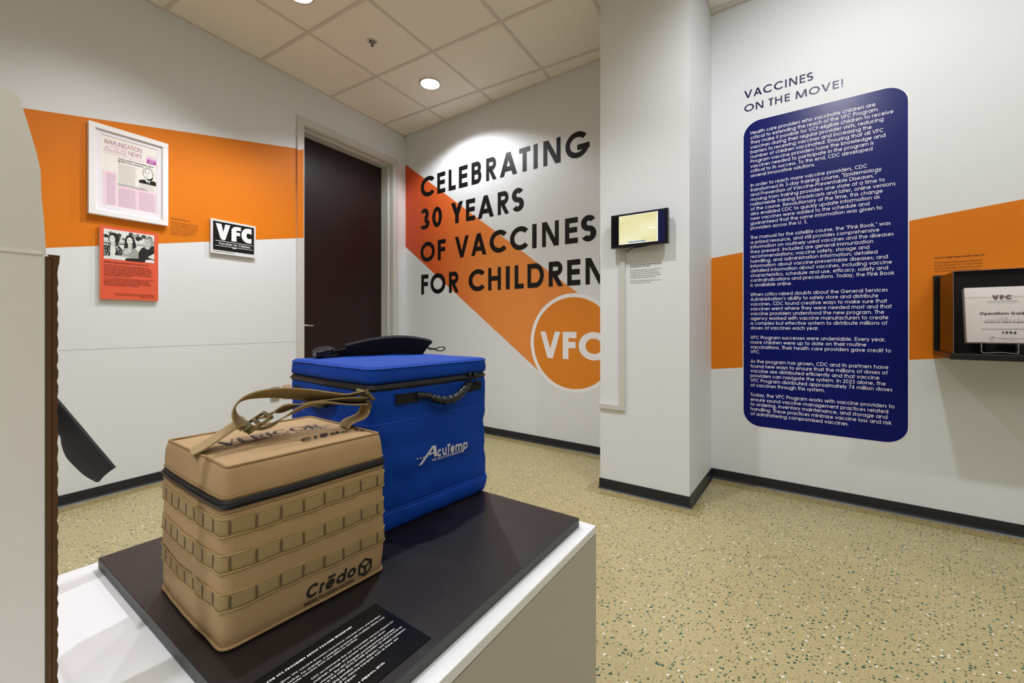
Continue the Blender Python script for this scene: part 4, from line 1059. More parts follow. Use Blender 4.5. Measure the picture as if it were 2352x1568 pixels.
cxm = (kf(2279, 683)[0] + kf(2325, 683)[0]) / 2
mb = MB()
text(mb, P_, 'Operations Guide', cxm - (cxm - kf(2250, 720)[0]), kf(2250, 723.3)[1], .0135, w=.12, fit=(cxm - kf(2250, 720)[0]) * 2)
text(mb, P_, 'Vaccines for Children Program', kf(2260, 741)[0], kf(2260, 741.5)[1], .0075, w=.11, fit=(cxm - kf(2260, 741)[0]) * 2)
text(mb, P_, '1994', kf(2300, 767)[0], kf(2300, 767)[1], .0125, w=.13, fit=kf(2335, 767)[0] - kf(2300, 767)[0])
ly = kf(2255, 755.8)[1]; mb.flat(FBi, [(kf(2253, 756)[0], ly), (binw - kf(2253, 756)[0], ly), (binw - kf(2253, 756)[0], ly + .0016), (kf(2253, 756)[0], ly + .0016)], .0006)
mb.build('cover_title', mat('cover_ink', (70, 66, 62), .5), cov)
mb = MB()
text(mb, P_, 'Vaccines for Children', cxm, kf(2302, 693)[1], .004, w=.07, align='c', xs=1.6); text(mb, P_, 'for the', cxm, kf(2302, 731.5)[1], .005, align='c', xs=1.2); text(mb, P_, 'Implementation of the', cxm, kf(2302, 736)[1], .005, align='c', xs=1.5)
for yy in (690.5, 695.5): y_ = kf(2302, yy)[1]; mb.flat(FBi, [(cxm - .05, y_), (cxm + .05, y_), (cxm + .05, y_ + .0006), (cxm - .05, y_ + .0006)], .0006)
yy = kf(2302, 778)[1]; text(mb, P_, 'U.S. DEPARTMENT OF HEALTH AND HUMAN SERVICES', kf(2288, 778)[0], yy, .004, w=.07, fit=.1); text(mb, P_, 'Centers for Disease Control', kf(2304, 780)[0], yy - .006, .003, w=.06, fit=.04)
o_ = []; cxe, cye = kf(2279, 777); arcq(o_, cxe, cye, .010, .010, 0, 360, .0004, .0004, 24); arcq(o_, cxe + .002, cye, .006, .004, 20, 250, .0006, .0006, 8); arcq(o_, cxe + .004, cye + .002, .006, .004, 40, 230, .0006, .0006, 8)
for q_ in o_: mb.face([P_(*p) for p in q_[::-1]])
mb.build('cover_small_print', mat('cover_faint', (130, 122, 118), .5), cov)
# clear easel
ez = thing('easel_stand', pbl + db * .07 - Z * .015, 'small clear acrylic easel under the binder', 'stand')
mb = MB(); zf = sh_t + .002
lip = [kf(2255, 795), kf(2341, 795)]
xa_, xb_ = FB.px(2256, 797, bn0 + .02)[0], FB.px(2341, 797, bn0 + .02)[0]; nn = bn0 + .012
zb0 = (pbl.z - .002)
pts = [FB.p(xa_, zb0 + .006, nn), FB.p(xa_, sh_t + .012, nn), FB.p(xa_ + .01, sh_t + .005, nn + .008), FB.p((xa_ + xb_) / 2, sh_t + .009, nn + .008), FB.p(xb_ - .01, sh_t + .005, nn + .008), FB.p(xb_, sh_t + .012, nn), FB.p(xb_, zb0 + .006, nn)]
mb.tube(smooth_path(pts), .0022, 6); mb.build('front_lip', mat('easel_clear', (170, 160, 158), .15), ez, smooth=True)
mb = MB()
for x_ in (xa_ + .008, xb_ - .012): mb.box(FB, x_, x_ + .004, sh_t, zb0 - .001, nb + .02, nn)
mb.build('side_leg', M_ACR, ez)

# ------------------------------------------------------------------ pedestal, board
def top(u, v, z): k = (H - z) / (v - HY); return Vector(((u - CX) * k, FPX * k, z))
ZP, ZB = 0.5813, 0.60
F_ = top(894, 1063, ZP); R_ = top(1369, 1207, ZP); L1 = top(136, 1320, ZP)
dl = (L1 - F_).normalized(); PLen = 1.5
pq = [F_, F_ + dl * PLen, R_ + dl * PLen, R_]
mb = MB(); mb.prism(GND, [(p.x, p.y) for p in pq], 0.0, ZP - 0.018)
ped = thing('pedestal', ((F_ + pq[2]) / 2).xy.to_3d(), 'large white display pedestal under the black board and bags', 'pedestal')
mb.build('plinth', mat('pedestal_shaded_side', (180, 174, 164), .5), ped)  # pedestal white, darkened so the colour carries the shade on its sides
mb = MB(); mb.prism(GND, [(p.x, p.y) for p in pq], ZP - 0.0165, ZP); mb.build('top_panel', M_PED, ped, bevel=.0008)
mb = MB(); ins = 0.0008
c_ = sum(pq, Vector()) / 4
mb.prism(GND, [((p.x - c_.x) * (1 - ins) + c_.x, (p.y - c_.y) * (1 - ins) + c_.y) for p in pq], ZP - 0.018, ZP - 0.0165); mb.build('shadow_joint', mat('joint_dark', (120, 112, 100), .8), ped)
Lb, Rb, Fb = top(225.4, 1280.6, ZB), top(1330.5, 1189, ZB), top(880, 1062, ZB); Nb = Lb + Rb - Fb
mb = MB(); mb.prism(GND, [(p.x, p.y) for p in (Fb, Lb, Nb, Rb)], ZP, ZB, 0, 1)
o = mb.build('display_board', [M_BOARD, M_BEDGE], bevel=.001); tag(o, 'square black laminate board lying on the white pedestal under both bags', 'board')

# ------------------------------------------------------------------ soft boxes (the two bags)
class Soft:
    """upright soft box on a quadrilateral footprint; t runs round it, corners at the integers"""
    def __init__(s, cs, z0, z1, rad, bulge=0.004, wr=0.0015, seed=0, foot=0.0):
        s.c = [Vector((c.x, c.y, 0)) for c in cs]; s.z0, s.z1, s.r, s.b, s.w, s.sd, s.foot = z0, z1, rad, bulge, wr, seed, foot
        s.mid = sum(s.c, Vector()) / 4
    def base(s, t, r=None):
        r = s.r if r is None else r
        t %= 4; k = int(t); f = t - k; a, b = s.c[k], s.c[(k + 1) % 4]; L = (b - a).length; e = min(.45, r / L)
        if f < e or f > 1 - e:
            if f < e: c0, L0 = k, s.c[k - 1]; prev, cor, nxt = s.c[k - 1], a, b; u = .5 + .5 * f / e
            else: prev, cor, nxt = a, b, s.c[(k + 2) % 4]; u = .5 * (f - 1 + e) / e
            p0 = cor + (prev - cor).normalized() * r; p2 = cor + (nxt - cor).normalized() * r
            u = min(1, max(0, u)); p = p0 * (1 - u) ** 2 + cor * 2 * u * (1 - u) + p2 * u * u
            d = (cor - p0) * (1 - u) + (p2 - cor) * u
        else:
            p = a.lerp(b, f); d = b - a
        n = Vector((d.y, -d.x, 0)).normalized()
        return p, n
    def P(s, t, z, off=0, noisy=True):
        p, n = s.base(t); h = (z - s.z0) / (s.z1 - s.z0); f = (t % 1)
        b = s.b * math.sin(PI * min(1, max(0, f))) * math.sin(PI * min(1, max(0.0, h))) ** .7
        if noisy:
            q = Vector((p.x * 9, p.y * 9, z * 9 + s.sd)); b += s.w * (noise.noise(q) + .5 * noise.noise(q * 2.7))
            b += s.w * .6 * max(0, 1 - 6 * min(f, 1 - f)) * noise.noise(Vector((t * 2, z * 30, s.sd)))
        q = p + n * (b + off); return Vector((q.x, q.y, z))
    def band(s, mb, z0, z1, off, nt=160, nz=2, mi=0, fn=None, t0=0.0, t1=4.0, thick=0.0, uvs=True, zf=None):
        rows = []; closed = abs(t1 - t0 - 4) < 1e-6
        L = sum((s.c[(k + 1) % 4] - s.c[k]).length for k in range(4)) / 4
        n = nt if closed else nt + 1
        offs = []
        for iz in range(nz + 1):
            z = z0 + (z1 - z0) * iz / nz
            rows.append([s.P(t0 + (t1 - t0) * k / nt, z + (zf(t0 + (t1 - t0) * k / nt) if zf else 0), off + (fn(t0 + (t1 - t0) * k / nt, iz / nz) if fn else 0)) for k in range(n)])
        if thick:
            rows.insert(0, [s.P(t0 + (t1 - t0) * k / nt, z0 + (zf(t0 + (t1 - t0) * k / nt) if zf else 0), -.001) for k in range(n)])
            rows.append([s.P(t0 + (t1 - t0) * k / nt, z1 + (zf(t0 + (t1 - t0) * k / nt) if zf else 0), -.001) for k in range(n)])
        uv = (lambda a, b: ((t0 + (t1 - t0) * b / nt) * L, z0 + (z1 - z0) * a / nz)) if uvs else None
        mb.grid(rows, closed, mi, uv)
        return rows

# --- tan bag
tN, tR, tL = top(515, 1505, ZB), top(883, 1309, ZB), top(373.6, 1348.8, ZB)
tN = tN + (tL - tN).normalized() * 0.004
tB = tR + tL - tN
HT = 0.2335
bag = Soft([tN, tR, tB, tL], ZB, ZB + HT, 0.011, .004, .0022, 3.0)
c4 = (tN + tR + tB + tL) / 4
tan = thing('cooler_bag', (c4.x, c4.y, ZB), 'tan padded cooler bag with webbing rows and a shoulder strap, in front', 'bag')
zz_lo, zz_hi = ZB + .1815, ZB + .193      # zipper
def wrinkle(amp, seed, fx=3, fz=9):
    return lambda t, v: amp * noise.noise(Vector((t * fx, v * fz, seed)))
mb = MB(); NT = 160
rows = []
for z, off in [(0, -.012), (.002, -.003), (.006, 0), (.02, .001), (.04, .0015), (.06, .001), (.08, .002), (.10, .001), (.12, .0015), (.14, .001), (.16, .001), (.174, .0005), (.180, -.001), (.184, -.004), (.189, -.004)]:
    rows.append([bag.P(4 * k / NT, ZB + z, off) for k in range(NT)])
mb.grid(rows, True); mb.build('body', M_TAN, tan, smooth=True)
# lid: side band up to piped edge, then crowned top
mb = MB(); rows = []
ZT = ZB + HT
for z, off in [(.187, -.004), (.191, -.0015), (.195, 0), (.202, 0), (.211, -.0008), (.220, -.002), (.228, -.0038), (.2325, -.0052), (.2335, -.0068)]:
    rows.append([bag.P(4 * k / NT, ZB + z, off) for k in range(NT)])
mid = Vector((c4.x, c4.y, 0))
last = rows[-1]
def topz(x, y, f): return ZT + .0045 * (1 - f * f) + .0014 * noise.noise(Vector((x * 25, y * 25, 4)))
for f in (.97, .9, .8, .65, .5, .35, .2, .05):
    rows.append([Vector((mid.x + (p.x - mid.x) * f, mid.y + (p.y - mid.y) * f, topz(mid.x + (p.x - mid.x) * f, mid.y + (p.y - mid.y) * f, f))) for p in last])
rows.append([Vector((mid.x, mid.y, ZT + .0045))] * NT)
mb.grid(rows, True); mb.build('lid', M_TAN, tan, smooth=True)
mb = MB(); mb.tube([p + Z * .0012 for p in last], .0019, 8, close=True); mb.build('piping', M_PIPE, tan, smooth=True)
sag = lambda t: 0.0014 * noise.noise(Vector((t * 1.3, 0, 8)))
mb = MB(); bag.band(mb, zz_lo, zz_hi, .0015, nz=4, fn=lambda t, v: .0025 * math.sin(PI * v) - .001, zf=sag); mb.build('zipper', M_ZIP, tan, smooth=True)
mb = MB(); mb.tube([bag.P(4 * k / NT, (zz_lo + zz_hi) / 2 + sag(4 * k / NT), .0038) for k in range(NT)], .0013, 6, close=True); mb.build('zipper_teeth', M_BLACK, tan, smooth=True)
for zc in (zz_lo - .0035, zz_hi + .0035):
    mb = MB(); mb.tube([bag.P(4 * k / NT, zc + sag(4 * k / NT), .0008) for k in range(NT)], .0012, 6, close=True); mb.build('edge_binding', M_PIPE, tan, smooth=True)
mb = MB(); mb.tube([bag.P(4 * k / NT, ZB + .004, .0012) for k in range(NT)], .0022, 6, close=True); mb.build('bottom_piping', M_PIPE, tan, smooth=True)
# three rows of webbing with bar tacks
NS = 31; tacks = [k * 4 / NS + .03 for k in range(NS)]
def puff(t, v):
    d_ = min(abs((t - a + 2) % 4 - 2) for a in tacks) * NS / 4 * 2
    return .0013 * min(1, d_ * 2.2) ** .6
ROWSZ = [(.147, .170), (.1005, .123), (.052, .0745)]
for k, (a, b2) in enumerate(ROWSZ):
    wob = (lambda kk: lambda t: .0014 * math.sin(t * NS / 4 * PI + kk) * .5 + .0012 * noise.noise(Vector((t * 2, kk * 5.0, 1))))(k)
    mb = MB(); bag.band(mb, ZB + a, ZB + b2, .0016, nt=336, nz=4, fn=puff, thick=1, zf=wob)
    wbo = mb.build('webbing_row', M_TANWEB, tan, smooth=True)
    mb = MB()
    for e2, rr_ in ((b2, .0008), (a, .0008)):
        mb.tube([bag.P(4 * j / 336, ZB + e2 + wob(4 * j / 336), .0018 + puff(4 * j / 336, 0)) for j in range(336)], rr_, 5, close=True)
    mb.build('woven_edge', mat('tan_webbing_edge', (182, 154, 98), .8), wbo, smooth=True)
    for t in tacks:
        mb = MB()
        q = [bag.P(t + dt, ZB + z_ + wob(t), .0016 + .0012) for dt, z_ in ((-.006, a + .003), (.006, a + .003), (.006, b2 - .003), (-.006, b2 - .003))]
        mb.face(q); mb.build('bar_tack', M_THREAD, wbo)
# printing on the bag
def onbag(B, side, L, off):
    """x in metres from the left end of the side"""
    return lambda x, y: B.P(side + x / L, y, off)
LNR = (tR - tN).length
FT = Fr(Vector((tN.x, tN.y, 0)), (tR - tN), Z)
Pb = lambda x, y: bag.P(x / LNR, y, .0022, True)
x0_, y0_ = FT.px(700, 1387); x1_, y1_ = FT.px(815, 1330)
mb = MB()
cr0 = FT.px(699, 1375); cr1 = FT.px(814, 1320); cbm = FT.px(701, 1384)[1]
text(mb, Pb, 'Cr\u0113do', cr0[0], ZB + .0180, .0190, w=.1, fit=cr1[0] - cr0[0], slant=.18)
text(mb, Pb, 'THERMAL PACKAGING SOLUTIONS', cr0[0] - .002, ZB + .0090, .0055, w=.09, fit=cr1[0] - cr0[0])
hx_, hy_ = FT.px(837, 1303)[0], ZB + .0235
def hexlogo(mb, Pf, cx, cy, r):
    V6 = [(cx + r * math.cos(math.radians(30 + 60 * k)) * .95, cy + r * math.sin(math.radians(30 + 60 * k))) for k in range(6)]
    I6 = [(cx + (p[0] - cx) * .74, cy + (p[1] - cy) * .74) for p in V6]
    for k in range(6): l = (k + 1) % 6; mb.face([Pf(*V6[k]), Pf(*V6[l]), Pf(*I6[l]), Pf(*I6[k])])
    for k in (0, 2, 4):
        p = I6[k]; dx, dy = p[0] - cx, p[1] - cy; m_ = math.hypot(dx, dy); nx, ny = -dy / m_ * r * .11, dx / m_ * r * .11
        mb.face([Pf(cx + nx, cy + ny), Pf(cx - nx, cy - ny), Pf(p[0] - nx, p[1] - ny), Pf(p[0] + nx, p[1] + ny)])
hexlogo(mb, Pb, hx_, hy_, .0150)
mb.build('side_print', M_BAGINK, tan)
FTop = Fr((0, 0, ZT), (tR - tN), Z.cross(tR - tN))
def lidf(p):
    f = 0
    for k in range(4):
        a, b2 = bag.c[k], bag.c[(k + 1) % 4]; n = Vector(((b2 - a).y, -(b2 - a).x, 0)).normalized()
        f = max(f, (Vector((p.x, p.y, 0)) - mid).dot(n) / ((a - mid).dot(n) - .007))
    return min(1, f)
Pt = lambda x, y: (lambda p: Vector((p.x, p.y, topz(p.x, p.y, lidf(p)) + .0017)))(FTop.p(x, y))
mb = MB()
a0 = FTop.px(512, 1029); a1 = FTop.px(745, 977)
text(mb, Pt, 'VERICOR', a0[0], a0[1] + .000, .028, w=.085, fit=(a1[0] - a0[0]) * .92, c=.5, serif=True)
text(mb, Pt, 'LLC', a0[0] + (a1[0] - a0[0]) * .93, a0[1] + .001, .006, w=.08)
text(mb, Pt, 'MEDICAL SYSTEMS', a0[0] + .035, a0[1] - .0145, .0075, w=.07, fit=(a1[0] - a0[0]) * .72)
ya = a0[1] - .004; mb.face([Pt(a0[0] + .02, ya), Pt(a1[0] - .01, ya), Pt(a1[0] - .01, ya + .0012), Pt(a0[0] + .02, ya + .0012)])
b0 = FTop.px(692, 1018); b1 = FTop.px(808, 996)
text(mb, Pt, 'Cr\u0113do', b0[0], b0[1] - .001, .013, w=.12, fit=b1[0] - b0[0], slant=.18)
text(mb, Pt, 'THERMAL PACKAGING SOLUTIONS', b0[0], b0[1] - .0065, .003, w=.09, fit=b1[0] - b0[0])
hexlogo(mb, Pt, FTop.px(828, 988)[0], FTop.px(828, 988)[1], .0115)
mb.build('lid_print', M_BAGINK, tan)
# shoulder strap: a tape in the vertical plane through the bag's middle
mA = (tN + tL) / 2; mB = (tR + tB) / 2
mB = mB + (tR - tB).normalized() * .035
FSt = Fr(Vector((mA.x, mA.y, 0)), Vector((mB.x - mA.x, mB.y - mA.y, 0)), Z)
acr = FSt.en
def tape(mb, F, pts, width, th, n=10, twist=None, off=0.0, mi=0, uv=True):
    path = smooth_path([F.p(x, y, off) for x, y in pts], n); rows = []; s_ = 0; ss = []
    for i, p in enumerate(path):
        t = (path[min(i + 1, len(path) - 1)] - path[max(i - 1, 0)]).normalized()
        a = F.en.copy()
        if twist:
            tw = twist(i / (len(path) - 1)); a = (a * math.cos(tw) + t.cross(a) * math.sin(tw)).normalized()
        nrm = a.cross(t).normalized()
        if i: s_ += (p - path[i - 1]).length
        ss.append(s_); h = a * width / 2; k = nrm * th / 2
        rows.append([p - h + k, p + h + k, p + h - k, p - h - k])
    mb.grid(rows, True, mi, lambda a_, b_: (ss[a_], b_ * .02)); mb.face(rows[0], mi); mb.face(rows[-1][::-1], mi)
    return path
def S_(l): return [FSt.px(u, v) for u, v in l]
zt0 = ZT + .004
SW_ = .043
mb = MB()
A0_ = FSt.px(446, 1040)
tape(mb, FSt, [(A0_[0] - .004, ZT + .003)] + S_([(470, 1022), (505, 999), (538, 977), (556, 968)]), SW_, .0022)
o1 = mb.build('strap_anchor', M_TANWEB, tan, smooth=False)
mb = MB()
tape(mb, FSt, S_([(558, 975), (545, 965), (537, 948), (542, 930), (560, 915), (590, 906), (640, 902), (700, 906), (750, 912), (785, 914), (812, 907), (836, 900)]), SW_, .002, twist=lambda f: -.38 + .15 * math.sin(f * 7))
mb.build('shoulder_strap', M_TANWEB, tan)
mb = MB()
tape(mb, FSt, S_([(566, 983), (590, 986), (620, 978), (650, 960), (680, 942), (715, 929), (750, 925), (790, 928), (836, 929)]), SW_, .002, twist=lambda f: -.25 + .12 * math.sin(f * 9))
mb.build('shoulder_strap', M_TANWEB, tan)
mb = MB()
tape(mb, FSt, S_([(590, 962), (612, 957), (632, 944), (652, 938), (680, 932), (720, 921), (770, 919), (838, 921)]), SW_ * .9, .002, twist=lambda f: -.3 + .18 * math.sin(f * 11))
mb.build('shoulder_strap', M_TANWEB, tan)
mb = MB()
e1 = FSt.px(840, 920)
tape(mb, FSt, [e1] + S_([(838, 940), (828, 955)]) + [(FSt.px(800, 962)[0], ZT + .012), (FSt.px(795, 970)[0] - .004, ZT + .0035)], SW_, .0022)
mb.build('strap_anchor', M_TANWEB, tan)
# buckles: ladder-lock frames
def ladder(mb, F, c, ang, w_, h_, th):
    ca, sa = math.cos(ang), math.sin(ang)
    ex = (F.ex * ca + F.ey * sa); ey = F.en
    Fq = Fr(F.p(c[0], c[1]), ex, ey)
    for a, b2, c_, d_ in ((-w_ / 2, w_ / 2, h_ / 2 - .005, h_ / 2), (-w_ / 2, w_ / 2, -h_ / 2, -h_ / 2 + .005), (-w_ / 2, -w_ / 2 + .006, -h_ / 2, h_ / 2), (w_ / 2 - .006, w_ / 2, -h_ / 2, h_ / 2), (-.003, .003, -h_ / 2, h_ / 2)):
        mb.box(Fq, a, b2, c_, d_, -th / 2, th / 2)
mb = MB(); ladder(mb, FSt, FSt.px(590, 969), .55, .040, SW_ + .012, .0045); ladder(mb, FSt, FSt.px(564, 978), .4, .014, SW_ + .010, .005); mb.build('buckle', M_TANPLA, tan, bevel=.0012)
mb = MB(); ladder(mb, FSt, FSt.px(839, 906), -.9, .020, SW_ + .012, .006); ladder(mb, FSt, FSt.px(838, 925), -1.3, .014, SW_ + .008, .0045); mb.build('buckle', M_TANPLA, tan, bevel=.0012)

# --- blue bag
bN = top(853, 1238.8, ZB); bR = top(1117, 1125, ZB)
LT = H - .085; bLp = Vector(((667 - CX) * .085 / 80, FPX * .085 / 80, 0)); bL = Vector((bLp.x, bLp.y, ZB))
HB = LT - ZB
bB = bR + bL - bN
bl = Soft([bN, bR, bB, bL], ZB, ZB + HB, 0.015, .006, .0045, 11.0)
c5 = (bN + bR + bB + bL) / 4
blue = thing('cooler_bag', (c5.x, c5.y, ZB), 'larger royal blue cooler bag with black handles, behind the tan bag', 'bag')
zl = HB - .036      # underside of the lid band
def bfold(t, z):     # soft folds near the upper corners and the bottom welt
    f = t % 1; c_ = math.exp(-((min(f, 1 - f)) / .12) ** 2)
    return .003 * noise.noise(Vector((t * 2.1, z * 14, 2.0))) + .0028 * c_ * noise.noise(Vector((t * 9, z * 42, 5))) + .0016 * noise.noise(Vector((t * 11 + z * 24, z * 9, 9)))
mb = MB(); NT = 200; rows = []
prof = [(0, -.012), (.002, -.002), (.008, .002), (.02, .004), (.034, .0035), (.042, .001), (.0445, -.0015), (.047, .0008)] + [(.05 + (zl - .062) * k / 22, .001 + .001 * math.sin(k)) for k in range(23)] + [(zl - .009, -.001), (zl - .004, -.005), (zl + .004, -.006)]
for z, off in prof:
    rows.append([bl.P(4 * k / NT, ZB + z, off + (bfold(4 * k / NT, z) if z > .004 else 0)) for k in range(NT)])
mb.grid(rows, True); mb.build('body', M_BLUE, blue, smooth=True)
mb = MB(); rows = []
for z, off in [(zl + .002, -.006), (zl + .003, .002), (zl + .006, .005), (zl + .014, .006), (zl + .024, .0045), (zl + .032, .003), (HB - .001, .0015), (HB + .0005, -.001)]:
    rows.append([bl.P(4 * k / NT, ZB + z, off + .8 * bfold(4 * k / NT, z) * min(1, (z - zl) * 80)) for k in range(NT)])
last2 = rows[-1]; mid2 = Vector((c5.x, c5.y, 0))
def tz2(x, y, f): return LT + .001 + .004 * (1 - f ** 4) + .0035 * noise.noise(Vector((x * 13, y * 13, 7))) * (1 - f ** 6)
for f in (.975, .92, .82, .7, .56, .42, .28, .12):
    rows.append([Vector((mid2.x + (p.x - mid2.x) * f, mid2.y + (p.y - mid2.y) * f, tz2(mid2.x + (p.x - mid2.x) * f, mid2.y + (p.y - mid2.y) * f, f))) for p in last2])
rows.append([Vector((mid2.x, mid2.y, LT + .005))] * NT)
mb.grid(rows, True); mb.build('lid', M_BLUE, blue, smooth=True)
mb = MB(); mb.tube([bl.P(4 * k / NT, LT - .0035, .004 + .6 * bfold(4 * k / NT, HB - .005)) for k in range(NT)], .0016, 6, close=True); mb.build('lid_seam', M_BLUESEAM, blue, smooth=True)
mb = MB()
bl.band(mb, ZB + zl - .013, ZB + zl + .001, .0005, nt=NT, nz=4, fn=lambda t, v: .004 * math.sin(PI * v) + bfold(t, zl)); mb.build('zipper', M_ZIP, blue, smooth=True)
mb = MB(); mb.tube([bl.P(4 * k / NT, ZB + zl - .006, .0055 + bfold(4 * k / NT, zl)) for k in range(NT)], .0014, 6, close=True); mb.build('zipper_coil', mat('zip_coil', (40, 40, 44), .25), blue, smooth=True)
for zc in (.0445, .037, HB * .62 + .012):
    mb = MB(); mb.tube([bl.P(4 * k / NT, ZB + zc + .001 * noise.noise(Vector((k * .06, zc * 9, 0))), .0015 + bfold(4 * k / NT, zc) + (.001 if zc < .1 else 0)) for k in range(NT)], .0008, 5, close=True); mb.build('stitched_seam', M_BLUESEAM, blue, smooth=True)
# logo
LBR = (bR - bN).length; FBb = Fr(Vector((bN.x, bN.y, 0)), bR - bN, Z)
Pl = lambda x, y: bl.P(x / LBR, y, .0028 + bfold(x / LBR, y - ZB) + .001)
mb = MB()
l0 = FBb.px(985, 1046); l1 = FBb.px(1067, 1012); ly_ = FBb.px(1000, 1048)[1]
sl_ = 0.0
xA = FBb.px(968, 1060); cap_ = FBb.px(990, 1021)[1] - FBb.px(990, 1047)[1]
text(mb, Pl, 'cuTemp', FBb.px(1000, 1040)[0], ly_, cap_ * .92, w=.105, fit=l1[0] - FBb.px(1000, 1040)[0])
mb.face([Pl(*FBb.px(956, 1067)), Pl(*FBb.px(964, 1065)), Pl(*FBb.px(994, 1022)), Pl(*FBb.px(989, 1021))][::1])
mb.face([Pl(*FBb.px(989, 1022)), Pl(*FBb.px(993, 1047)), Pl(*FBb.px(1000, 1045.5)), Pl(*FBb.px(997, 1021))])
mb.face([Pl(*FBb.px(979, 1038)), Pl(*FBb.px(981, 1042)), Pl(*FBb.px(994, 1039)), Pl(*FBb.px(993, 1036))])
text(mb, Pl, 'THE RIGHT TEMPERATURE', FBb.px(988, 1057)[0], FBb.px(988, 1058.5)[1], .0058, w=.075, fit=FBb.px(1057, 1040)[0] - FBb.px(988, 1058)[0])
for k, (u_, v_, r_) in enumerate([(953, 1051, 1.7), (960.5, 1050, 1.7), (967.5, 1048.5, 2.0), (975, 1046, 1.8), (982, 1043, 1.6), (1068.5, 1012.5, 1.0)]):
    c_ = FBb.px(u_, v_); r3 = r_ * .0012
    mb.face([Pl(c_[0] + r3 * math.cos(a * PI / 5), c_[1] + r3 * math.sin(a * PI / 5)) for a in range(10)])
mb.build('logo_print', M_LOGO, blue)
# front handle: two webbing tabs, straps and ribbed grip
def handle(side, LL, Fq, pxs, tabs, name='carry_handle'):
    hobj = []
    hd_ = None
    for (u0, v0, u1, v1, hgt_) in tabs:
        mb = MB(); a = Fq.px(u0, v0); b2 = Fq.px(u1, v1)
        n_ = 8; rws = [[bl.P(side + (a[0] + (b2[0] - a[0]) * k / n_) / LL, a[1] + (b2[1] - a[1]) * k / n_ + dz, of + bfold(side + (a[0] + (b2[0] - a[0]) * k / n_) / LL, a[1] - ZB)) for k in range(n_ + 1)] for dz, of in ((-hgt_, -.001), (-hgt_, .004), (0, .004), (0, -.001))]
        mb.grid(rws, False, 0, lambda q_, r_: (r_ * .01, q_ * .02))
        hd_ = mb.build(name if hd_ is None else 'handle_tab', M_BLACKWEB, blue) if hd_ is None else (mb.build('handle_tab', M_BLACKWEB, blue), hd_)[1]
    path = smooth_path([Vector(Fq.p(*Fq.px(u, v, n), n)) for u, v, n in pxs], 7)
    mb = MB(); N_ = len(path)
    rib = lambda f: (.0075 + .0022 * abs(math.sin(f * 34)) if .2 < f < .92 else .0075)
    mb.tube(path, rib, 12); mb.build('grip', mat('grip_rubber', (16, 22, 24), .4), hd_, smooth=True)
handle(0, LBR, FBb, [(956, 907, .004), (985, 909, .010), (998, 915, .020), (1015, 919, .026), (1035, 917, .028), (1052, 909, .026), (1064, 896, .020), (1072, 886, .010), (1078, 880, .005)],
       [(905, 905, 958, 900, .021), (1071, 879, 1103, 873, .021)])
LLB = (bN - bL).length; FLb = Fr(Vector((bL.x, bL.y, 0)), bN - bL, Z)
handle(3, LLB, FLb, [(700, 905, .006), (720, 922, .02), (740, 928, .024), (758, 920, .018), (775, 905, .006)], [(680, 884, 705, 892, .02), (768, 896, 800, 903, .02)])
# zipper pulls
mb = MB()
for u_ in (1078, 1090):
    a = FBb.px(u_, 860, .01); pz = [FBb.p(a[0], a[1], .008), FBb.p(a[0] + .002, a[1] - .012, .012), FBb.p(a[0] + .006, a[1] - .026, .010)]
    mb.tube(pz, .0022, 6)
    mb.tube([FBb.p(a[0] - .004, a[1] + .002, .009), FBb.p(a[0] + .006, a[1] + .002, .009)], .0035, 8)
mb.build('zipper_pull', M_METAL, blue, smooth=True)
# black shoulder strap lying over the back of the lid
def lidp(u, v, dz=0.0):      # on the lid's top plane
    p = top(u, v, LT + .004); return Vector((p.x, p.y, LT + .004 + dz))
back = (bB + bR * .0) ; 
# runs parallel to the back-left edge of the lid
e0 = bL.lerp(bB, .06) + (bN - bL) * .13; e1_ = bB + (bR - bB) * .34 + (bN - bL) * .04
def hp(f, h): 
    p = e0.lerp(e1_, f); return Vector((p.x, p.y, LT + .004 + h))
FK = Fr(Vector((e0.x, e0.y, 0)), Vector((e1_.x - e0.x, e1_.y - e0.y, 0)), Z)
LK = (e1_ - e0).xy.length
def K_(l): return [FK.px(u, v) for u, v in l]
mb = MB()
tape(mb, FK, K_([(748, 822), (775, 818), (800, 813), (850, 803), (895, 797), (940, 796), (975, 800)]), .042, .004, twist=lambda f: -.9)
mb.build('shoulder_strap', M_BLACKWEB, blue)
mb = MB(); tape(mb, FK, K_([(795, 812), (850, 799), (900, 792.5), (940, 793), (972, 798), (978, 800)]), .056, .010, twist=lambda f: -1.0); mb.build('shoulder_pad', mat('pad_black', (12, 12, 13), .9, bump=.5, scale=700), blue)
mb = MB()
mb.tube([FK.p(*FK.px(u, v)) for u, v in ((978, 797), (990, 801), (1000, 801))], .003, 8)
ring_c = FK.px(1012, 801)
mb.tube([FK.p(ring_c[0] + .014 * math.cos(a), ring_c[1] + .006 * math.sin(a), .006 * math.sin(a)) for a in [k * 2 * PI / 16 for k in range(16)]], .0018, 6, close=True)
mb.build('snap_hook', M_METAL, blue, smooth=True)
mb = MB()
bk = FK.px(745, 816)
for k, (du, dv, an) in enumerate([(742, 809, .2), (752, 817, -.35), (757, 825, .6)]):
    c_ = FK.px(du, dv); ladder(mb, FK, c_, an, .040, .050, .012)
mb.build('strap_buckle', M_BLACK, blue, bevel=.001)
mb = MB(); tape(mb, FK, K_([(726, 818), (735, 824), (750, 826), (765, 820), (772, 813)]), .03, .004, twist=lambda f: .9 * math.sin(f * 6)); tape(mb, FK, K_([(722, 813), (735, 806), (755, 803), (768, 807)]), .034, .005, twist=lambda f: .4); mb.build('strap_end', M_BLACKWEB, blue)
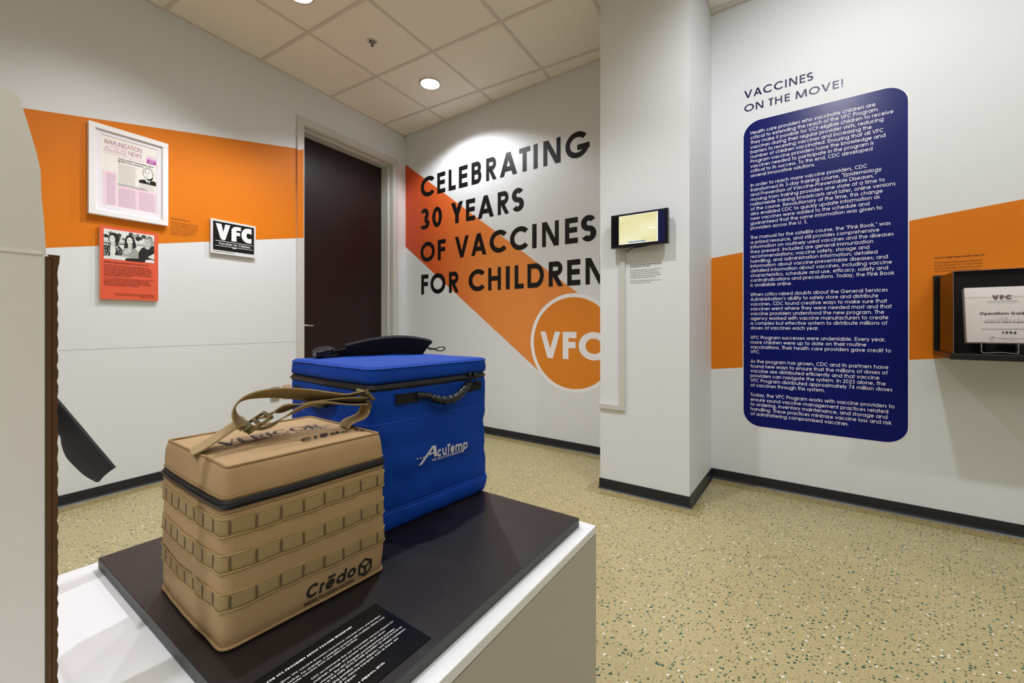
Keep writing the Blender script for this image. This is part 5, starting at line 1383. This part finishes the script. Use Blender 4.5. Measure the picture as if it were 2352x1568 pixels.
mb = MB(); a, b2 = FK.px(722, 808), FK.px(768, 803); mb.tube([FK.p(*FK.px(724, 810, -.02), -.02), FK.p(*FK.px(766, 802, -.02), -.02)], .004, 8); mb.build('buckle_bar', M_METAL, blue, smooth=True)

# ------------------------------------------------------------------ printed card on the board
c1, c2, c3 = top(862, 1387.5, ZB), top(990.6, 1465.6, ZB), top(584, 1566.6, ZB)
ux = (c1 - c3).normalized(); uy = Z.cross(ux)    # reading direction, and "up" of the card
FCd = Fr(Vector((c3.x, c3.y, ZB)), ux, uy)
r1, r2 = FCd.px(862, 1387.5), FCd.px(990.6, 1465.6)
yT = r1[1]; yB = r2[1]; xR = (r1[0] + r2[0]) / 2; xLc = xR - .262
cdt = thing('text_card', FCd.p((xR + xLc) / 2, (yT + yB) / 2), 'glossy black caption card with white text lying on the board before the tan bag', 'card')
mb = MB(); mb.box(FCd, xLc, xR, yB, yT, 0, .0012); mb.build('card', mat('card_black', (8, 8, 10), .25), cdt)
def crd(u, v): return FCd.px(520 + u / 4.356, 1360 + v / 4.356)
mb = MB()
def rt(s_, u, v, capm, b=.07, xs=1.0):
    x, y = crd(u, v); text(mb, on(FCd, .0018), s_, x, y, capm, w=b, xs=xs, align='r')
c_s = .0031
rt('TIPS FOR VFC PROVIDERS ABOUT VACCINE TRANSPORT', 1262, 362, .0033, .12, 1.0)
for s_, u, v in [('Sometimes VFC vaccine providers must move vaccines from one location', 1545, 248), ('to another. For example, a pediatric practice with multiple offices may', 1585, 262), ('need to transfer vaccines from one office to another.', 1322, 476),
                 ('CDC recommends the use of portable vaccine shippers to', 1672, 306), ('maintain storage and proper temperatures when', 1594, 402), ('moved. The VFC Program purchased these portable', 1690, 378), ('shippers in the early 2010s to help providers on what to look for', 1763, 358), ('when choosing portable vaccine shippers. Soft sided containers,', 1798, 378), ('used for vaccine transport, such as these, are', 1724, 474), ('only one kind of shipper.', 1308, 838)]:
    rt(s_, u, v, c_s)
rt('Portable vaccine shippers, 2010s', 1590, 720, .0033, .12)
mb.build('card_text', M_WHITE, cdt)

# ------------------------------------------------------------------ white carton at the left edge
k0 = Vector(((105 - CX) / FPX * .46, .46, 0))     # far corner of its right-hand side
FX = Fr(Vector((k0.x, k0.y, ZP)), da, Z)          # right-hand side, x grows away from the viewer; normal to the right
HX = H + (HY - 585) / FPX * .46 - ZP
LX_, WX = .36, .30
ct = thing('carton', (FX.p(-LX_ / 2, 0, -WX / 2)), 'tall white cardboard carton with raised flap and brown cut edge, at the left edge', 'box')
TT = .006
mb = MB(); mb.box(FX, -LX_, 0, 0, HX, -TT, 0); mb.build('side_wall', M_CARDW, ct, bevel=.0015)
mb = MB(); mb.box(FX, -LX_, 0, 0, HX, -WX, -WX + TT); mb.build('side_wall', M_CARDW, ct)
mb = MB(); mb.box(FX, -LX_, -LX_ + TT, 0, HX, -WX + TT, -TT); mb.build('end_wall', M_CARDW, ct)
mb = MB(); mb.box(FX, -LX_, 0, 0, TT, -WX + TT, -TT); mb.build('bottom', M_CARDW, ct)
# folded-back end flap: double thickness of raw brown board
ed = FX.px(133, 900, 0)
nE = .0
for n in range(5, 90):
    if FX.p(0.0, 0, n / 1000).x / FX.p(0, 0, n / 1000).y * FPX + CX > 134: nE = n / 1000; break
mb = MB(); rows = []
for i in range(90):
    z = HX * .997 * i / 89
    j = .0005 * math.sin(i * 2.1) + .0007 * noise.noise(Vector((0, 0, i * .7)))
    rows.append([FX.p(.0002, z, -.004), FX.p(.0002, z, .0006), FX.p(.0042, z, .0014), FX.p(.0046, z, .0004), FX.p(.0050, z, .0014), FX.p(.0090 + j, z, .0012), FX.p(.0090 + j, z, -.004)])
mb.grid([[r[k] for r in rows] for k in range(7)] + [[r[0] for r in rows]]); mb.face(rows[-1]); mb.build('folded_flap', M_CARDB, ct)
mb = MB(); mb.prism(FX, [(.0003, HX + .0005), (.0060, HX - .006), (.0045, HX - .022), (.0098, HX - .010), (.0106, HX + .0005)], .0008, .0024); mb.build('flap_lip', M_CARDB, ct, bevel=.0006)
# raised top flap, hinged on the side wall's upper edge and bowed
fl_px = [(106, 584), (104, 560), (99, 500), (93, 452), (91, 392), (80, 345), (66, 296), (53, 252), (44, 222), (36, 211), (20, 207), (0, 204)]
FXf = Fr(FX.p(-.0035, HX, -.003), da, Z)
pts = [FXf.px(u, v) for u, v in fl_px]
xl_ = -LX_
poly = pts + [(xl_ * .9, pts[-1][1] + .01), (xl_, 0.0)]
mb = MB()
# thick bent sheet in horizontal strips: follows the right-hand outline
zs = [p[1] for p in pts]
def rx_at(z):
    for a, b2 in zip(pts, pts[1:]):
        if a[1] <= z <= b2[1]: return a[0] + (b2[0] - a[0]) * (z - a[1]) / max(1e-6, b2[1] - a[1])
    return pts[0][0] if z < pts[0][1] else pts[-1][0]
zt2 = max(zs); NZ = 26; NX = 10
front, backr = [], []
for i in range(NZ + 1):
    z = zt2 * i / NZ; xr_ = rx_at(z); bow = .004 * math.sin(PI * i / NZ)
    front.append([FXf.p(xl_ + (xr_ - xl_) * k / NX, z, bow) for k in range(NX + 1)])
    backr.append([FXf.p(xl_ + (xr_ - xl_) * k / NX, z, bow - .005) for k in range(NX + 1)])
mb.grid(front); mb.grid([r[::-1] for r in backr]); mb.grid([[f[-1], b2[-1]] for f, b2 in zip(front, backr)]); mb.grid([[f, b2] for f, b2 in zip(front[-1], backr[-1])][::-1])
mb.build('top_flap', M_CARDW, ct, smooth=False)
mb = MB(); mb.box(FX, -LX_, -.002, HX - .001, HX + .0022, -.007, .0016); mb.build('crease', M_CARDW, ct, bevel=.0008)

# black strap end hanging out behind the carton
ks = Vector(((150 - CX) / FPX * .60, .60, 0))
FK2 = Fr(ks, dg, Z)
mb = MB(); NS_ = 14; fr_, bk_ = [], []
up_ = [(120, 908), (135, 925), (160, 955), (186, 986), (212, 1018), (236, 1046), (259, 1074)]
lo_ = [(122, 985), (138, 1003), (141, 1022), (152, 1050), (172, 1072), (194, 1092), (221, 1107.5)]
uu = smooth_path([Vector((a, b2, 0)) for a, b2 in up_], 4); llp = smooth_path([Vector((a, b2, 0)) for a, b2 in lo_], 4)
for i, (a, b2) in enumerate(zip(uu, llp)):
    n = .006 * math.sin(i / len(uu) * PI); pa, pb = FK2.px(a.x, a.y, n), FK2.px(b2.x, b2.y, n)
    fr_.append([FK2.p(pa[0] + (pb[0] - pa[0]) * k / 4, pa[1] + (pb[1] - pa[1]) * k / 4, n + .002 * math.sin(k / 4 * PI)) for k in range(5)])
    bk_.append([p - FK2.en * .003 for p in fr_[-1]])
zr = [p.z - ZP for p in fr_[0]]
fr_.insert(0, [FX.p(-.03, z_, -.10) for z_ in zr]); bk_.insert(0, [FX.p(-.03, z_, -.10) - FK2.en * .003 for z_ in zr])
mb.grid([r[::-1] for r in fr_]); mb.grid(bk_)
mb.grid([[a[0], b2[0]] for a, b2 in zip(fr_, bk_)]); mb.grid([[b2[-1], a[-1]] for a, b2 in zip(fr_, bk_)]); mb.grid([[a, b2] for a, b2 in zip(fr_[-1], bk_[-1])])
o = mb.build('strap', mat('strap_black', (6, 6, 7), .85)); tag(o, 'loose end of a black strap hanging from behind the white carton', 'strap')
